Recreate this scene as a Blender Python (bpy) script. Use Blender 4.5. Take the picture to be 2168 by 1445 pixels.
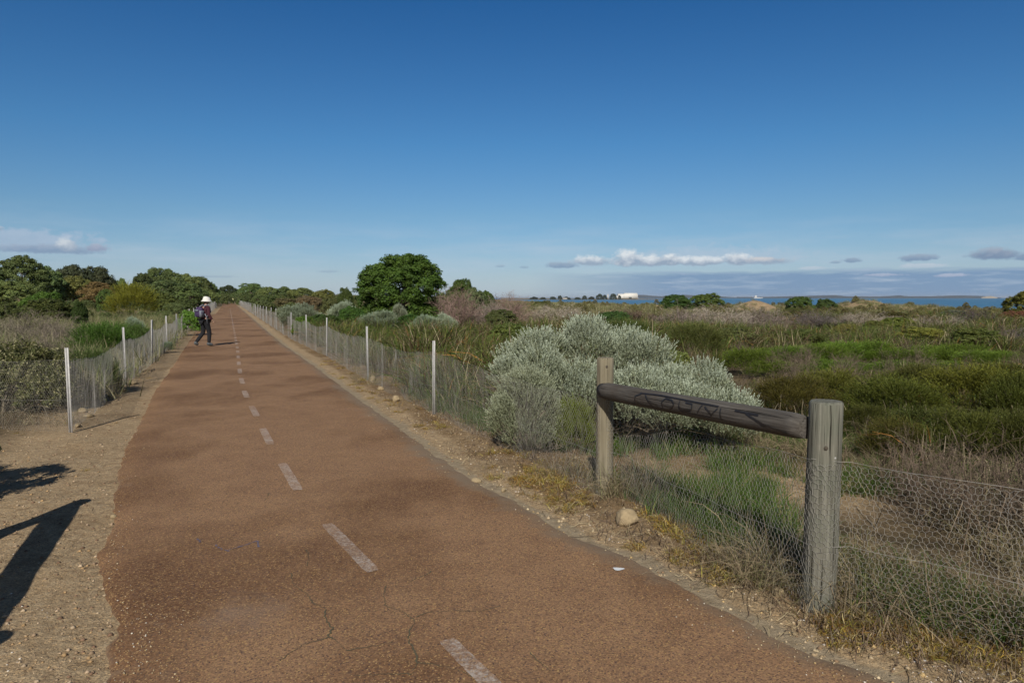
import bpy, math, random
import numpy as np

# ------------------------------------------------------------------ camera, sky, sun, exposure
scene = bpy.context.scene
for o in list(bpy.data.objects):
    bpy.data.objects.remove(o)
COL = scene.collection
F = 1500.0                                   # focal length in photo pixels (photo is 2168 px wide)
CAMZ = 1.6
HORIZON = 630.0
PITCH = math.atan((722.5 - HORIZON) / F)
cam_data = bpy.data.cameras.new('camera')
cam = bpy.data.objects.new('camera', cam_data)
COL.objects.link(cam)
cam_data.sensor_width = 36.0
cam_data.lens = F / 2168.0 * 36.0
cam_data.clip_start = 0.05
cam_data.clip_end = 60000
cam.location = (0, 0, CAMZ)
cam.rotation_euler = (math.pi / 2 - PITCH, 0, 0)
scene.camera = cam

SUN_ELEV = math.radians(36.0)
SHADOW = (0.06, 1.0)                          # direction the shadows fall
saz = math.atan2(-SHADOW[0], -SHADOW[1])      # compass direction of the sun, clockwise from +Y
sun_data = bpy.data.lights.new('sun', 'SUN')
sun_data.energy = 4.3
sun_data.angle = math.radians(0.5)
sun_data.color = (1.0, 0.93, 0.82)
sun = bpy.data.objects.new('sun', sun_data)
COL.objects.link(sun)
sun.rotation_euler = (math.pi / 2 - SUN_ELEV, 0, math.pi - saz)
scene.view_settings.view_transform = 'Standard'
scene.view_settings.look = 'None'
scene.view_settings.exposure = 0.0
scene.view_settings.gamma = 1.0
scene.cycles.max_bounces = 5
scene.cycles.diffuse_bounces = 3
scene.cycles.transmission_bounces = 3
scene.cycles.transparent_max_bounces = 6
scene.cycles.use_adaptive_sampling = True
scene.cycles.adaptive_threshold = 0.02

world = bpy.data.worlds.new("World")
scene.world = world
world.use_nodes = True
SKY_STRENGTH = 0.075


def azel(px, py):
    a = math.atan((px - 1084) / F)
    return a, math.atan((HORIZON - py) / F * math.cos(a))


def build_world():
    nt = world.node_tree
    N, L = nt.nodes, nt.links
    N.clear()
    out = N.new('ShaderNodeOutputWorld')
    bg = N.new('ShaderNodeBackground')
    bg.inputs['Strength'].default_value = SKY_STRENGTH
    L.new(bg.outputs[0], out.inputs[0])
    sky = N.new('ShaderNodeTexSky')
    sky.sky_type = 'NISHITA'
    sky.sun_disc = False
    sky.sun_elevation = SUN_ELEV
    sky.sun_rotation = saz
    sky.altitude = 0
    sky.air_density = 1.0
    sky.dust_density = 0.35
    sky.ozone_density = 2.2

    def M(op, a, b=None, c=None, clamp=False):
        n = N.new('ShaderNodeMath'); n.operation = op; n.use_clamp = clamp
        for i, v in enumerate((a, b, c)):
            if v is None: continue
            if isinstance(v, (int, float)): n.inputs[i].default_value = v
            else: L.new(v, n.inputs[i])
        return n.outputs[0]

    tc = N.new('ShaderNodeTexCoord')
    sep = N.new('ShaderNodeSeparateXYZ')
    L.new(tc.outputs['Generated'], sep.inputs[0])
    u = M('ARCTAN2', sep.outputs[0], sep.outputs[1])
    v = M('ARCSINE', sep.outputs[2])
    cmb = N.new('ShaderNodeCombineXYZ')
    L.new(u, cmb.inputs[0]); L.new(v, cmb.inputs[1])

    def noise(scale, sx, sy, detail=5, rough=0.55, off=0.0):
        m = N.new('ShaderNodeMapping')
        m.inputs['Scale'].default_value = (sx, sy, 1)
        m.inputs['Location'].default_value = (off, off * .7, 0)
        L.new(cmb.outputs[0], m.inputs[0])
        n = N.new('ShaderNodeTexNoise')
        n.inputs['Scale'].default_value = scale
        n.inputs['Detail'].default_value = detail
        n.inputs['Roughness'].default_value = rough
        L.new(m.outputs[0], n.inputs[0])
        return n.outputs[0]
    puff = noise(60, 1, 1.4, 6, .6)
    fine = noise(170, 1, 1.3, 4, .6, 3.0)
    streak = noise(14, 1, 9, 5, .6, 1.0)
    wisp = noise(7, 1, 7, 6, .62, 5.3)
    pc = M('SUBTRACT', puff, .5)
    fc = M('SUBTRACT', fine, .5)
    sc_ = M('SUBTRACT', streak, .5)

    # a cloud lobe: an ellipse in azimuth and elevation with a flat base and a rolling top
    g = bpy.data.node_groups.new('cloud_lobe', 'ShaderNodeTree')
    for nm in ('u', 'v', 'u0', 'v0', 'a', 'bt', 'bb', 'n'):
        g.interface.new_socket(nm, in_out='INPUT', socket_type='NodeSocketFloat')
    g.interface.new_socket('mask', in_out='OUTPUT', socket_type='NodeSocketFloat')
    g.interface.new_socket('t', in_out='OUTPUT', socket_type='NodeSocketFloat')
    gi, go = g.nodes.new('NodeGroupInput'), g.nodes.new('NodeGroupOutput')

    def G(op, a, b=None, c=None, clamp=False):
        n = g.nodes.new('ShaderNodeMath'); n.operation = op; n.use_clamp = clamp
        for i, x in enumerate((a, b, c)):
            if x is None: continue
            if isinstance(x, (int, float)): n.inputs[i].default_value = x
            else: g.links.new(x, n.inputs[i])
        return n.outputs[0]
    I = gi.outputs
    du = G('DIVIDE', G('SUBTRACT', I['u'], I['u0']), I['a'])
    dv = G('SUBTRACT', I['v'], I['v0'])
    up = G('DIVIDE', G('MAXIMUM', dv, 0), I['bt'])
    dn = G('DIVIDE', G('MAXIMUM', G('MULTIPLY', dv, -1), 0), I['bb'])
    r2 = G('ADD', G('MULTIPLY', du, du), G('ADD', G('MULTIPLY', up, up), G('MULTIPLY', dn, dn)))
    val = G('ADD', G('SUBTRACT', 1.0, G('SQRT', r2)), I['n'])
    g.links.new(G('MULTIPLY', val, 2.3, None, True), go.inputs['mask'])
    g.links.new(G('SUBTRACT', G('DIVIDE', dv, I['bt']), G('MULTIPLY', r2, .05)), go.inputs['t'])

    def mix(fac, c1, c2):
        n = N.new('ShaderNodeMix'); n.data_type = 'RGBA'
        L.new(fac, n.inputs['Factor'])
        for s, c in ((6, c1), (7, c2)):
            if isinstance(c, tuple): n.inputs[s].default_value = c + (1,)
            else: L.new(c, n.inputs[s])
        return n.outputs[2]

    K = 1.0 / SKY_STRENGTH
    # the clear deep blue of a polarised sky, paler near the horizon
    vr = N.new('ShaderNodeValToRGB')
    e = vr.color_ramp.elements
    stops = [(.0, (.60, .76, 1.0)), (.10, (.56, .75, 1.05)), (.28, (.52, .76, .98)), (.52, (.36, .73, 1.02)), (.96, (.19, .58, .95)), (1.0, (.17, .55, .93))]
    while len(e) < len(stops): e.new(.5)
    for i, (p_, c_) in enumerate(stops):
        e[i].position = p_; e[i].color = c_ + (1,)
    L.new(M('MULTIPLY', v, 2.5, None, True), vr.inputs[0])
    tint = N.new('ShaderNodeMix'); tint.data_type = 'RGBA'; tint.blend_type = 'MULTIPLY'; tint.inputs['Factor'].default_value = 1
    L.new(sky.outputs[0], tint.inputs[6]); L.new(vr.outputs[0], tint.inputs[7])
    # overhead, well above the frame, the sky is dimmed to cut the blue fill light
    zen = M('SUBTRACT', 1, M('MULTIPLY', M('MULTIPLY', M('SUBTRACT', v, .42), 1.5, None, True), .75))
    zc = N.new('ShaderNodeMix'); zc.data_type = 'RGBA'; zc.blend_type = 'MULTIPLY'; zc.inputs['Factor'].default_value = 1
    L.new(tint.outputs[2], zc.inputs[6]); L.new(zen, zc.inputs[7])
    # behind the camera the deepening fades to a dimmed, warmed sky for neutral fill
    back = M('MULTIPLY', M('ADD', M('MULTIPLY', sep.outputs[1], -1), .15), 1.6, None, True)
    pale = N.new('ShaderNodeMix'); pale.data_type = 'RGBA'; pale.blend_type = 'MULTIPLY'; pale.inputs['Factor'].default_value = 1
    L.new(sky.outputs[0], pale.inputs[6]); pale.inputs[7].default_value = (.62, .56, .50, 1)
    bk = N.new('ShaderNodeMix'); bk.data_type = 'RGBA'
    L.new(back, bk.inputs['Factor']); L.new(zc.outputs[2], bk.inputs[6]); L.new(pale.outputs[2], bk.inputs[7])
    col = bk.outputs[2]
    # thin high wisps low over the horizon, fading out upwards
    band = M('MULTIPLY', M('SUBTRACT', 1, M('MULTIPLY', M('ABSOLUTE', M('SUBTRACT', v, .055)), 16), None, True),
             M('MULTIPLY', M('SUBTRACT', wisp, .42), 2.2, None, True))
    col = mix(M('MULTIPLY', band, .6), col, (.50 * K, .58 * K, .68 * K))
    # pale haze close to the horizon
    hz = M('POWER', M('SUBTRACT', 1, M('MULTIPLY', M('ABSOLUTE', v), 9), None, True), 2.0)
    col = mix(M('MULTIPLY', hz, .6), col, (.50 * K, .60 * K, .72 * K))
    # distant blue-grey bank to the right
    su = M('MULTIPLY', M('SUBTRACT', u, .02), 5.0, None, True)
    top = M('ADD', .037, M('MULTIPLY', sc_, .016))
    sv = M('MULTIPLY', M('SUBTRACT', top, v), 160, None, True)
    sv = M('MULTIPLY', sv, M('MULTIPLY', M('ADD', v, .01), 200, None, True))
    bankc = mix(M('MULTIPLY', M('SUBTRACT', streak, .50), 4.5, None, True), (.17 * K, .285 * K, .465 * K), (.36 * K, .46 * K, .60 * K))
    col = mix(M('MULTIPLY', M('MULTIPLY', su, sv), .85), col, bankc)

    def lobe(px, py, hw, ht, hb, dark, lite, amp=.55, dens=1.0, k=None):
        nonlocal col
        a, e = azel(px, py)
        n = N.new('ShaderNodeGroup'); n.node_tree = g
        L.new(u, n.inputs['u']); L.new(v, n.inputs['v'])
        n.inputs['u0'].default_value = a; n.inputs['v0'].default_value = e
        c2 = math.cos(a) ** 2
        n.inputs['a'].default_value = hw / F * c2
        n.inputs['bt'].default_value = ht / F * math.cos(a)
        n.inputs['bb'].default_value = hb / F * math.cos(a)
        L.new(M('ADD', M('MULTIPLY', pc, amp * 2.3), M('MULTIPLY', fc, amp * 1.2)), n.inputs['n'])
        t = M('ADD', M('MULTIPLY', n.outputs['t'], 1.1), M('MULTIPLY', pc, 2.4))
        t = M('ADD', t, .22, None, True)
        c = mix(t, tuple(x * K for x in dark), tuple(x * K for x in lite))
        col = mix(M('MULTIPLY', n.outputs['mask'], dens), col, c)
    gd, wl = (.30, .385, .50), (.70, .75, .79)
    g2 = (.20, .29, .43)
    for a in [
        # cumulus row right of the middle
        (1500, 548, 230, 30, 12, (.45, .52, .64), (.5, .57, .68), .5, .4),
        (1190, 563, 45, 9, 6, g2, gd, .5, .8),
        (1250, 555, 50, 16, 10, gd, wl, .5, .9),
        (1330, 556, 42, 30, 10, gd, wl, .45, 1),
        (1385, 556, 60, 18, 9, gd, wl, .5, 1),
        (1420, 554, 28, 20, 9, gd, wl, .45, 1),
        (1480, 556, 70, 15, 8, gd, wl, .5, .95),
        (1558, 553, 36, 20, 10, gd, wl, .45, 1),
        (1620, 553, 60, 10, 8, gd, (.6, .6, .62), .5, .9),
        # grey scraps on the right
        (1800, 552, 24, 8, 5, g2, gd, .6, .8), (1765, 556, 14, 4, 3, g2, gd, .6, .6),
        (1940, 547, 52, 9, 7, g2, gd, .6, .9),
        (2100, 541, 66, 19, 10, (.19, .27, .40), (.33, .39, .49), .5, .95), (2165, 545, 30, 14, 8, g2, gd, .5, .9),
        (1060, 564, 12, 4, 3, g2, gd, .6, .4), (1108, 566, 11, 4, 3, g2, gd, .6, .4),
        (1950, 563, 60, 6, 5, (.5, .56, .66), (.58, .62, .7), .6, .5), (1720, 568, 40, 5, 4, (.5, .56, .66), (.58, .62, .7), .6, .5),
        (2010, 583, 45, 5, 4, (.42, .47, .6), (.5, .55, .66), .6, .7), (1870, 582, 55, 4, 3, (.42, .47, .6), (.5, .55, .66), .6, .6),
        # cloud over the trees on the left
        (40, 510, 230, 28, 20, (.40, .48, .62), (.46, .53, .66), .6, .55),
        (110, 530, 130, 14, 9, (.22, .31, .45), (.32, .40, .52), .5, .85),
        (148, 524, 28, 22, 12, gd, (.58, .64, .70), .45, .95),
        (210, 526, 30, 12, 8, (.28, .33, .46), (.42, .45, .56), .5, .8),
        (-10, 484, 30, 10, 8, gd, (.6, .6, .66), .5, .8),
        (450, 585, 60, 3, 3, g2, gd, .7, .3), (700, 575, 30, 4, 3, g2, gd, .7, .3),
    ]:
        lobe(*a)
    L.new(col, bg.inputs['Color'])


build_world()

# ------------------------------------------------------------------ helpers
SEED = 7
rg = np.random.default_rng(SEED)


def ray(px, py):
    u = (px - 1084) / F; v = (722.5 - py) / F
    c, s = math.cos(PITCH), math.sin(PITCH)
    return u, c + v * s, -s + v * c


def P(px, py, z=0.0):
    """world point of the photo pixel where its ray meets height z"""
    dx, dy, dz = ray(px, py)
    t = (z - CAMZ) / dz
    return (dx * t, dy * t)


def PD(px, py, D):
    """world point of the photo pixel at depth D"""
    dx, dy, dz = ray(px, py)
    t = D / dy
    return (dx * t, D, CAMZ + dz * t)


_tab = np.random.default_rng(11).random((256, 256))


def vnoise(x, y, seed=0):
    x = np.asarray(x, float) + seed * 17.3; y = np.asarray(y, float) + seed * 9.7
    xi = np.floor(x).astype(int); yi = np.floor(y).astype(int)
    fx = x - xi; fy = y - yi
    fx = fx * fx * (3 - 2 * fx); fy = fy * fy * (3 - 2 * fy)
    a = _tab[xi & 255, yi & 255]; b = _tab[(xi + 1) & 255, yi & 255]
    c = _tab[xi & 255, (yi + 1) & 255]; d = _tab[(xi + 1) & 255, (yi + 1) & 255]
    return (a * (1 - fx) + b * fx) * (1 - fy) + (c * (1 - fx) + d * fx) * fy


def sst(a, b, x):
    t = np.clip((np.asarray(x, float) - a) / (b - a), 0, 1)
    return t * t * (3 - 2 * t)


def unit(v):
    return v / np.maximum(np.linalg.norm(v, axis=-1, keepdims=True), 1e-9)


def make_mesh(name, V, Fs, col=None, smooth=False):
    me = bpy.data.meshes.new(name)
    V = np.ascontiguousarray(V, dtype=np.float32)
    if isinstance(Fs, np.ndarray): Fs = [Fs]
    Fs = [np.asarray(f, dtype=np.int32) for f in Fs if len(f)]
    me.vertices.add(len(V)); me.vertices.foreach_set('co', V.ravel())
    nl = sum(f.size for f in Fs); nf = sum(len(f) for f in Fs)
    me.loops.add(nl); me.polygons.add(nf)
    me.loops.foreach_set('vertex_index', np.concatenate([f.ravel() for f in Fs]))
    tot = np.concatenate([np.full(len(f), f.shape[1], np.int32) for f in Fs])
    st = np.concatenate([[0], np.cumsum(tot)[:-1]]).astype(np.int32)
    me.polygons.foreach_set('loop_start', st)
    me.polygons.foreach_set('loop_total', tot)
    if smooth: me.polygons.foreach_set('use_smooth', np.ones(nf, bool))
    if col is not None:
        ca = me.color_attributes.new('Col', 'FLOAT_COLOR', 'POINT')
        c4 = np.ones((len(V), 4), np.float32); c4[:, :3] = col
        ca.data.foreach_set('color', c4.ravel())
    me.update(calc_edges=True)
    return me


def link(name, me, mat=None, parent=None, loc=(0, 0, 0), rotz=0.0, scale=(1, 1, 1), color=None):
    o = bpy.data.objects.new(name, me)
    COL.objects.link(o)
    if mat is not None and me is not None and not me.materials:
        me.materials.append(mat)
    if parent is not None: o.parent = parent
    o.location = loc; o.rotation_euler = (0, 0, rotz); o.scale = scale
    if color is not None: o.color = tuple(color) + (1,)
    return o


def tag(o, label=None, cat=None, group=None, kind=None):
    if label: o['label'] = label
    if cat: o['category'] = cat
    if group: o['group'] = group
    if kind: o['kind'] = kind
    return o


def thing(name, label, cat, loc=(0, 0, 0), rotz=0.0, scale=(1, 1, 1), group=None):
    o = bpy.data.objects.new(name, None)
    COL.objects.link(o)
    o.empty_display_size = .2
    o.location = loc; o.rotation_euler = (0, 0, rotz); o.scale = scale
    return tag(o, label, cat, group)


class MB:
    """collects vertices and faces of one mesh"""
    def __init__(s): s.V = []; s.F = {}; s.C = []; s.n = 0

    def add(s, V, Fa, col=None):
        V = np.asarray(V, float).reshape(-1, 3); Fa = np.asarray(Fa, int)
        s.V.append(V); s.F.setdefault(Fa.shape[1], []).append(Fa + s.n)
        c = np.ones((len(V), 3)) if col is None else np.broadcast_to(np.asarray(col, float), (len(V), 3))
        s.C.append(c); s.n += len(V)
        return s

    def mesh(s, name, smooth=False):
        return make_mesh(name, np.concatenate(s.V), [np.concatenate(f) for f in s.F.values()], np.concatenate(s.C), smooth)


def leaves(C, A, B, ln, wd, col):
    """rhombic leaves: centre C, long axis A, width axis B"""
    n = len(C)
    ln = np.broadcast_to(np.asarray(ln, float), (n,))[:, None]; wd = np.broadcast_to(np.asarray(wd, float), (n,))[:, None]
    V = np.stack([C - A * ln / 2, C + B * wd / 2, C + A * ln / 2, C - B * wd / 2], 1).reshape(-1, 3)
    Fa = np.arange(4 * n).reshape(n, 4)
    return V, Fa, np.repeat(np.broadcast_to(col, (n, 3)), 4, 0)


def perp(A, rng):
    r = rng.normal(size=A.shape)
    return unit(np.cross(A, r))


def ribbons(Pt, W, col, rng, side=None):
    """Pt (n,k,3) centre lines, W (n,k) widths"""
    n, k, _ = Pt.shape
    T = unit(np.gradient(Pt, axis=1))
    if side is None: side = rng.normal(size=(n, 1, 3))
    S = unit(np.cross(T, np.broadcast_to(side, T.shape)))
    V = np.stack([Pt - S * W[..., None] / 2, Pt + S * W[..., None] / 2], 2).reshape(-1, 3)
    b = (np.arange(n)[:, None] * k + np.arange(k - 1)[None]).ravel() * 2
    Fa = np.stack([b, b + 1, b + 3, b + 2], 1)
    return V, Fa, np.repeat(np.broadcast_to(col, (n, 3)), 2 * k, 0)


def tube(pts, rad, seg=8, cap=True):
    """tube along pts (k,3) with radii rad"""
    pts = np.asarray(pts, float); k = len(pts)
    rad = np.broadcast_to(np.asarray(rad, float), (k,))
    T = unit(np.gradient(pts, axis=0))
    ref = np.array([0, 0, 1.]) if abs(T[0][2]) < .9 else np.array([1., 0, 0])
    X = unit(np.cross(T, ref)); Y = np.cross(T, X)
    a = np.linspace(0, 2 * math.pi, seg, endpoint=False)
    V = pts[:, None] + rad[:, None, None] * (np.cos(a)[None, :, None] * X[:, None] + np.sin(a)[None, :, None] * Y[:, None])
    V = V.reshape(-1, 3)
    i = np.arange(k - 1)[:, None] * seg; j = np.arange(seg)[None]; jn = (j + 1) % seg
    Fa = np.stack([i + j, i + jn, i + seg + jn, i + seg + j], -1).reshape(-1, 4)
    if cap:
        V = np.vstack([V, pts[:1], pts[-1:]])
        c0, c1 = k * seg, k * seg + 1
        j = np.arange(seg); jn = (j + 1) % seg
        caps = np.concatenate([np.stack([j * 0 + c0, jn, j, j], 1), np.stack([j * 0 + c1, (k - 1) * seg + j, (k - 1) * seg + jn, (k - 1) * seg + jn], 1)])
        return V, Fa, caps[:, :3]
    return V, Fa, None


def add_tube(mb, pts, rad, seg=8, col=None, cap=True):
    V, Fa, c = tube(pts, rad, seg, cap)
    n0 = mb.n
    mb.add(V, Fa, col)
    if c is not None: mb.F.setdefault(3, []).append(c + n0)


def add_box(mb, c, s, rot=0.0, col=None):
    v = np.array([[x, y, z] for z in (-.5, .5) for y in (-.5, .5) for x in (-.5, .5)]) * np.array(s)
    cr, sr = math.cos(rot), math.sin(rot)
    v = np.stack([v[:, 0] * cr - v[:, 1] * sr, v[:, 0] * sr + v[:, 1] * cr, v[:, 2]], 1) + np.array(c)
    f = [[0, 2, 3, 1], [4, 5, 7, 6], [0, 1, 5, 4], [2, 6, 7, 3], [0, 4, 6, 2], [1, 3, 7, 5]]
    mb.add(v, f, col)


# ------------------------------------------------------------------ materials
def newmat(name):
    m = bpy.data.materials.new(name); m.use_nodes = True
    nt = m.node_tree; nt.nodes.clear()
    out = nt.nodes.new('ShaderNodeOutputMaterial')
    b = nt.nodes.new('ShaderNodeBsdfPrincipled')
    nt.links.new(b.outputs[0], out.inputs[0])
    return m, nt, b, out


class NT:
    def __init__(s, nt): s.nt = nt; s.N = nt.nodes; s.L = nt.links

    def put(s, inp, v):
        if isinstance(v, (int, float)): inp.default_value = v
        elif isinstance(v, tuple): inp.default_value = v + (1,) if len(v) == 3 and len(inp.default_value) == 4 else v
        else: s.L.new(v, inp)

    def math(s, op, a, b=None, clamp=False):
        n = s.N.new('ShaderNodeMath'); n.operation = op; n.use_clamp = clamp
        s.put(n.inputs[0], a)
        if b is not None: s.put(n.inputs[1], b)
        return n.outputs[0]

    def mix(s, f, a, b, mode='MIX'):
        n = s.N.new('ShaderNodeMix'); n.data_type = 'RGBA'; n.blend_type = mode
        s.put(n.inputs['Factor'], f); s.put(n.inputs[6], a); s.put(n.inputs[7], b)
        return n.outputs[2]

    def obj(s):
        return s.N.new('ShaderNodeTexCoord').outputs['Object']

    def noise(s, scale, detail=3, rough=.5, vec=None, out=0, stretch=None):
        n = s.N.new('ShaderNodeTexNoise')
        n.inputs['Scale'].default_value = scale; n.inputs['Detail'].default_value = detail; n.inputs['Roughness'].default_value = rough
        v = vec if vec is not None else s.obj()
        if stretch:
            m = s.N.new('ShaderNodeMapping'); m.inputs['Scale'].default_value = stretch
            s.L.new(v, m.inputs[0]); v = m.outputs[0]
        s.L.new(v, n.inputs[0])
        return n.outputs[out]

    def voro(s, scale, feature='F1', out='Distance', vec=None):
        n = s.N.new('ShaderNodeTexVoronoi'); n.feature = feature
        n.inputs['Scale'].default_value = scale
        s.L.new(vec if vec is not None else s.obj(), n.inputs['Vector'])
        return n.outputs[out]

    def ramp(s, f, stops):
        n = s.N.new('ShaderNodeValToRGB')
        e = n.color_ramp.elements
        while len(e) < len(stops): e.new(.5)
        for i, (p, c) in enumerate(stops):
            e[i].position = p; e[i].color = (c + (1,)) if isinstance(c, tuple) else (c, c, c, 1)
        s.put(n.inputs[0], f)
        return n.outputs[0]

    def attr(s, name, out='Color'):
        n = s.N.new('ShaderNodeAttribute'); n.attribute_name = name
        return n.outputs[out]

    def bump(s, h, strength=.3, dist=.01):
        n = s.N.new('ShaderNodeBump')
        n.inputs['Strength'].default_value = strength; n.inputs['Distance'].default_value = dist
        s.L.new(h, n.inputs['Height'])
        return n.outputs[0]


def foliage_mat(name, trans=.25, rough=.6, spec=.3):
    m, nt, b, out = newmat(name)
    t = NT(nt)
    oi = nt.nodes.new('ShaderNodeObjectInfo')
    c = t.mix(1.0, t.attr('Col'), oi.outputs['Color'], 'MULTIPLY')
    hs = nt.nodes.new('ShaderNodeHueSaturation')
    nt.links.new(c, hs.inputs['Color'])
    t.put(hs.inputs['Hue'], t.math('ADD', t.math('MULTIPLY', oi.outputs['Random'], .03), .485))
    t.put(hs.inputs['Value'], t.math('ADD', t.math('MULTIPLY', oi.outputs['Random'], .35), .82))
    nt.links.new(hs.outputs[0], b.inputs['Base Color'])
    b.inputs['Roughness'].default_value = rough
    b.inputs['Specular IOR Level'].default_value = spec
    if trans:
        tr = nt.nodes.new('ShaderNodeBsdfTranslucent')
        nt.links.new(hs.outputs[0], tr.inputs[0])
        mx = nt.nodes.new('ShaderNodeMixShader'); mx.inputs[0].default_value = trans
        nt.links.new(b.outputs[0], mx.inputs[1]); nt.links.new(tr.outputs[0], mx.inputs[2])
        nt.links.new(mx.outputs[0], out.inputs[0])
    return m


def plain_mat(name, rgb, rough=.6, var=.15, scale=20, metal=0.0, bump=0.0):
    m, nt, b, out = newmat(name)
    t = NT(nt)
    n = t.noise(scale, 4, .6)
    c = t.mix(n, tuple(x * (1 - var) for x in rgb), tuple(min(1, x * (1 + var)) for x in rgb))
    nt.links.new(c, b.inputs['Base Color'])
    b.inputs['Roughness'].default_value = rough; b.inputs['Metallic'].default_value = metal
    if bump: nt.links.new(t.bump(n, bump), b.inputs['Normal'])
    return m


def asphalt_nodes(t):
    """colour and height of the red-brown asphalt, in world metres"""
    big = t.noise(.55, 4, .55, stretch=(1, .7, 1))
    mid = t.noise(3.0, 5, .6)
    fine = t.noise(55, 3, .7)
    g1 = t.voro(150, out='Color')
    gsep = t.N.new('ShaderNodeSeparateColor'); t.L.new(g1, gsep.inputs[0])
    base = t.ramp(big, [(.32, (.125, .064, .032)), (.42, (.185, .103, .054)), (.53, (.300, .184, .106)), (.68, (.270, .162, .094))])
    base = t.mix(t.math('MULTIPLY', t.ramp(mid, [(.4, 0.), (.7, 1.)]), .35), base, (.14, .068, .040))
    grit = t.ramp(gsep.outputs[0], [(0, (.10, .05, .035)), (.25, (.6, .6, .6)), (.7, (1.05, 1.02, 1)), (.9, (1.6, 1.45, 1.2))])
    c = t.mix(.48, base, grit, 'MULTIPLY')
    c = t.mix(t.ramp(gsep.outputs[1], [(.9, 0.), (.95, 1.)]), c, (.42, .27, .12))
    c = t.mix(t.ramp(gsep.outputs[2], [(.93, 0.), (.97, .9)]), c, (.07, .045, .045))
    c = t.mix(t.math('MULTIPLY', t.math('SUBTRACT', fine, .45, True), 1.4), c, (.40, .25, .14))
    h = t.math('ADD', t.math('MULTIPLY', gsep.outputs[0], .6), fine)
    return c, h


def make_asphalt():
    m, nt, b, out = newmat('red_asphalt'); t = NT(nt)
    c, h = asphalt_nodes(t)
    # grey dust lying along the worn left part and the frayed rim
    dust = t.attr('Col')
    ds = t.N.new('ShaderNodeSeparateColor'); t.L.new(dust, ds.inputs[0])
    n = t.noise(6, 5, .65)
    f = t.math('MULTIPLY', t.math('SUBTRACT', t.math('ADD', ds.outputs[0], n), .78, True), 2.2, True)
    c = t.mix(f, c, (.25, .185, .125))
    # a grey scuffed patch
    vm = t.N.new('ShaderNodeVectorMath'); vm.operation = 'DISTANCE'
    t.L.new(t.obj(), vm.inputs[0]); x, y = P(520, 1300); vm.inputs[1].default_value = (x, y, 0)
    f2 = t.math('MULTIPLY', t.math('SUBTRACT', t.math('ADD', t.math('SUBTRACT', .30, vm.outputs['Value']), t.math('MULTIPLY', t.math('SUBTRACT', n, .5), .9)), 0., True), 2.0, True)
    c = t.mix(t.math('MULTIPLY', f2, .5), c, (.26, .20, .16))
    nt.links.new(c, b.inputs['Base Color'])
    b.inputs['Roughness'].default_value = .88
    b.inputs['Specular IOR Level'].default_value = .25
    nt.links.new(t.bump(h, .7, .004), b.inputs['Normal'])
    return m


def make_paint():
    m, nt, b, out = newmat('worn_white_paint'); t = NT(nt)
    c, h = asphalt_nodes(t)
    w = t.noise(45, 4, .7); w2 = t.noise(4, 3, .5)
    f = t.ramp(t.math('ADD', w, t.math('MULTIPLY', w2, .4)), [(.50, .12), (.74, .9)])
    c = t.mix(f, (.50, .45, .41), c)
    nt.links.new(c, b.inputs['Base Color']); b.inputs['Roughness'].default_value = .8
    nt.links.new(t.bump(h, .5, .003), b.inputs['Normal'])
    return m


def make_ground():
    m, nt, b, out = newmat('sandy_ground'); t = NT(nt)
    a = t.N.new('ShaderNodeSeparateColor'); t.L.new(t.attr('Col'), a.inputs[0])
    n1 = t.noise(1.3, 5, .6); n2 = t.noise(14, 5, .65); n3 = t.noise(90, 4, .7)
    g = t.voro(110, out='Color'); gs = t.N.new('ShaderNodeSeparateColor'); t.L.new(g, gs.inputs[0])
    sand = t.ramp(t.math('ADD', t.math('MULTIPLY', n2, .6), t.math('MULTIPLY', n3, .4)), [(.30, (.25, .175, .10)), (.5, (.42, .32, .205)), (.68, (.53, .43, .29))])
    sand = t.mix(.6, sand, t.ramp(gs.outputs[0], [(0, (.35, .3, .25)), (.3, (.85, .8, .75)), (.8, (1.1, 1.08, 1.0)), (1, (1.8, 1.6, 1.3))]), 'MULTIPLY')
    grey = t.ramp(n2, [(.3, (.26, .205, .135)), (.7, (.42, .345, .24))])
    ochre = t.ramp(t.math('ADD', t.math('MULTIPLY', n2, .7), t.math('MULTIPLY', n1, .3)), [(.35, (.085, .052, .026)), (.6, (.24, .155, .075))])
    soil = t.ramp(n2, [(.3, (.045, .034, .020)), (.7, (.15, .115, .065))])
    c = t.mix(t.math('ADD', a.outputs[0], t.math('MULTIPLY', t.math('SUBTRACT', n1, .5), 1.3), True), soil, sand)
    c = t.mix(t.math('MULTIPLY', t.math('SUBTRACT', t.math('ADD', a.outputs[1], n1), .85, True), 3.0, True), c, ochre)
    c = t.mix(t.math('MULTIPLY', t.math('SUBTRACT', t.math('ADD', a.outputs[2], t.math('MULTIPLY', n1, .9)), .98, True), 4.0, True), c, grey)
    nt.links.new(c, b.inputs['Base Color']); b.inputs['Roughness'].default_value = .95
    b.inputs['Specular IOR Level'].default_value = .15
    h = t.math('ADD', n3, t.math('MULTIPLY', gs.outputs[0], .5))
    h = t.math('ADD', h, t.math('MULTIPLY', n2, 2.0))
    nt.links.new(t.bump(h, .8, .012), b.inputs['Normal'])
    return m


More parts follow.
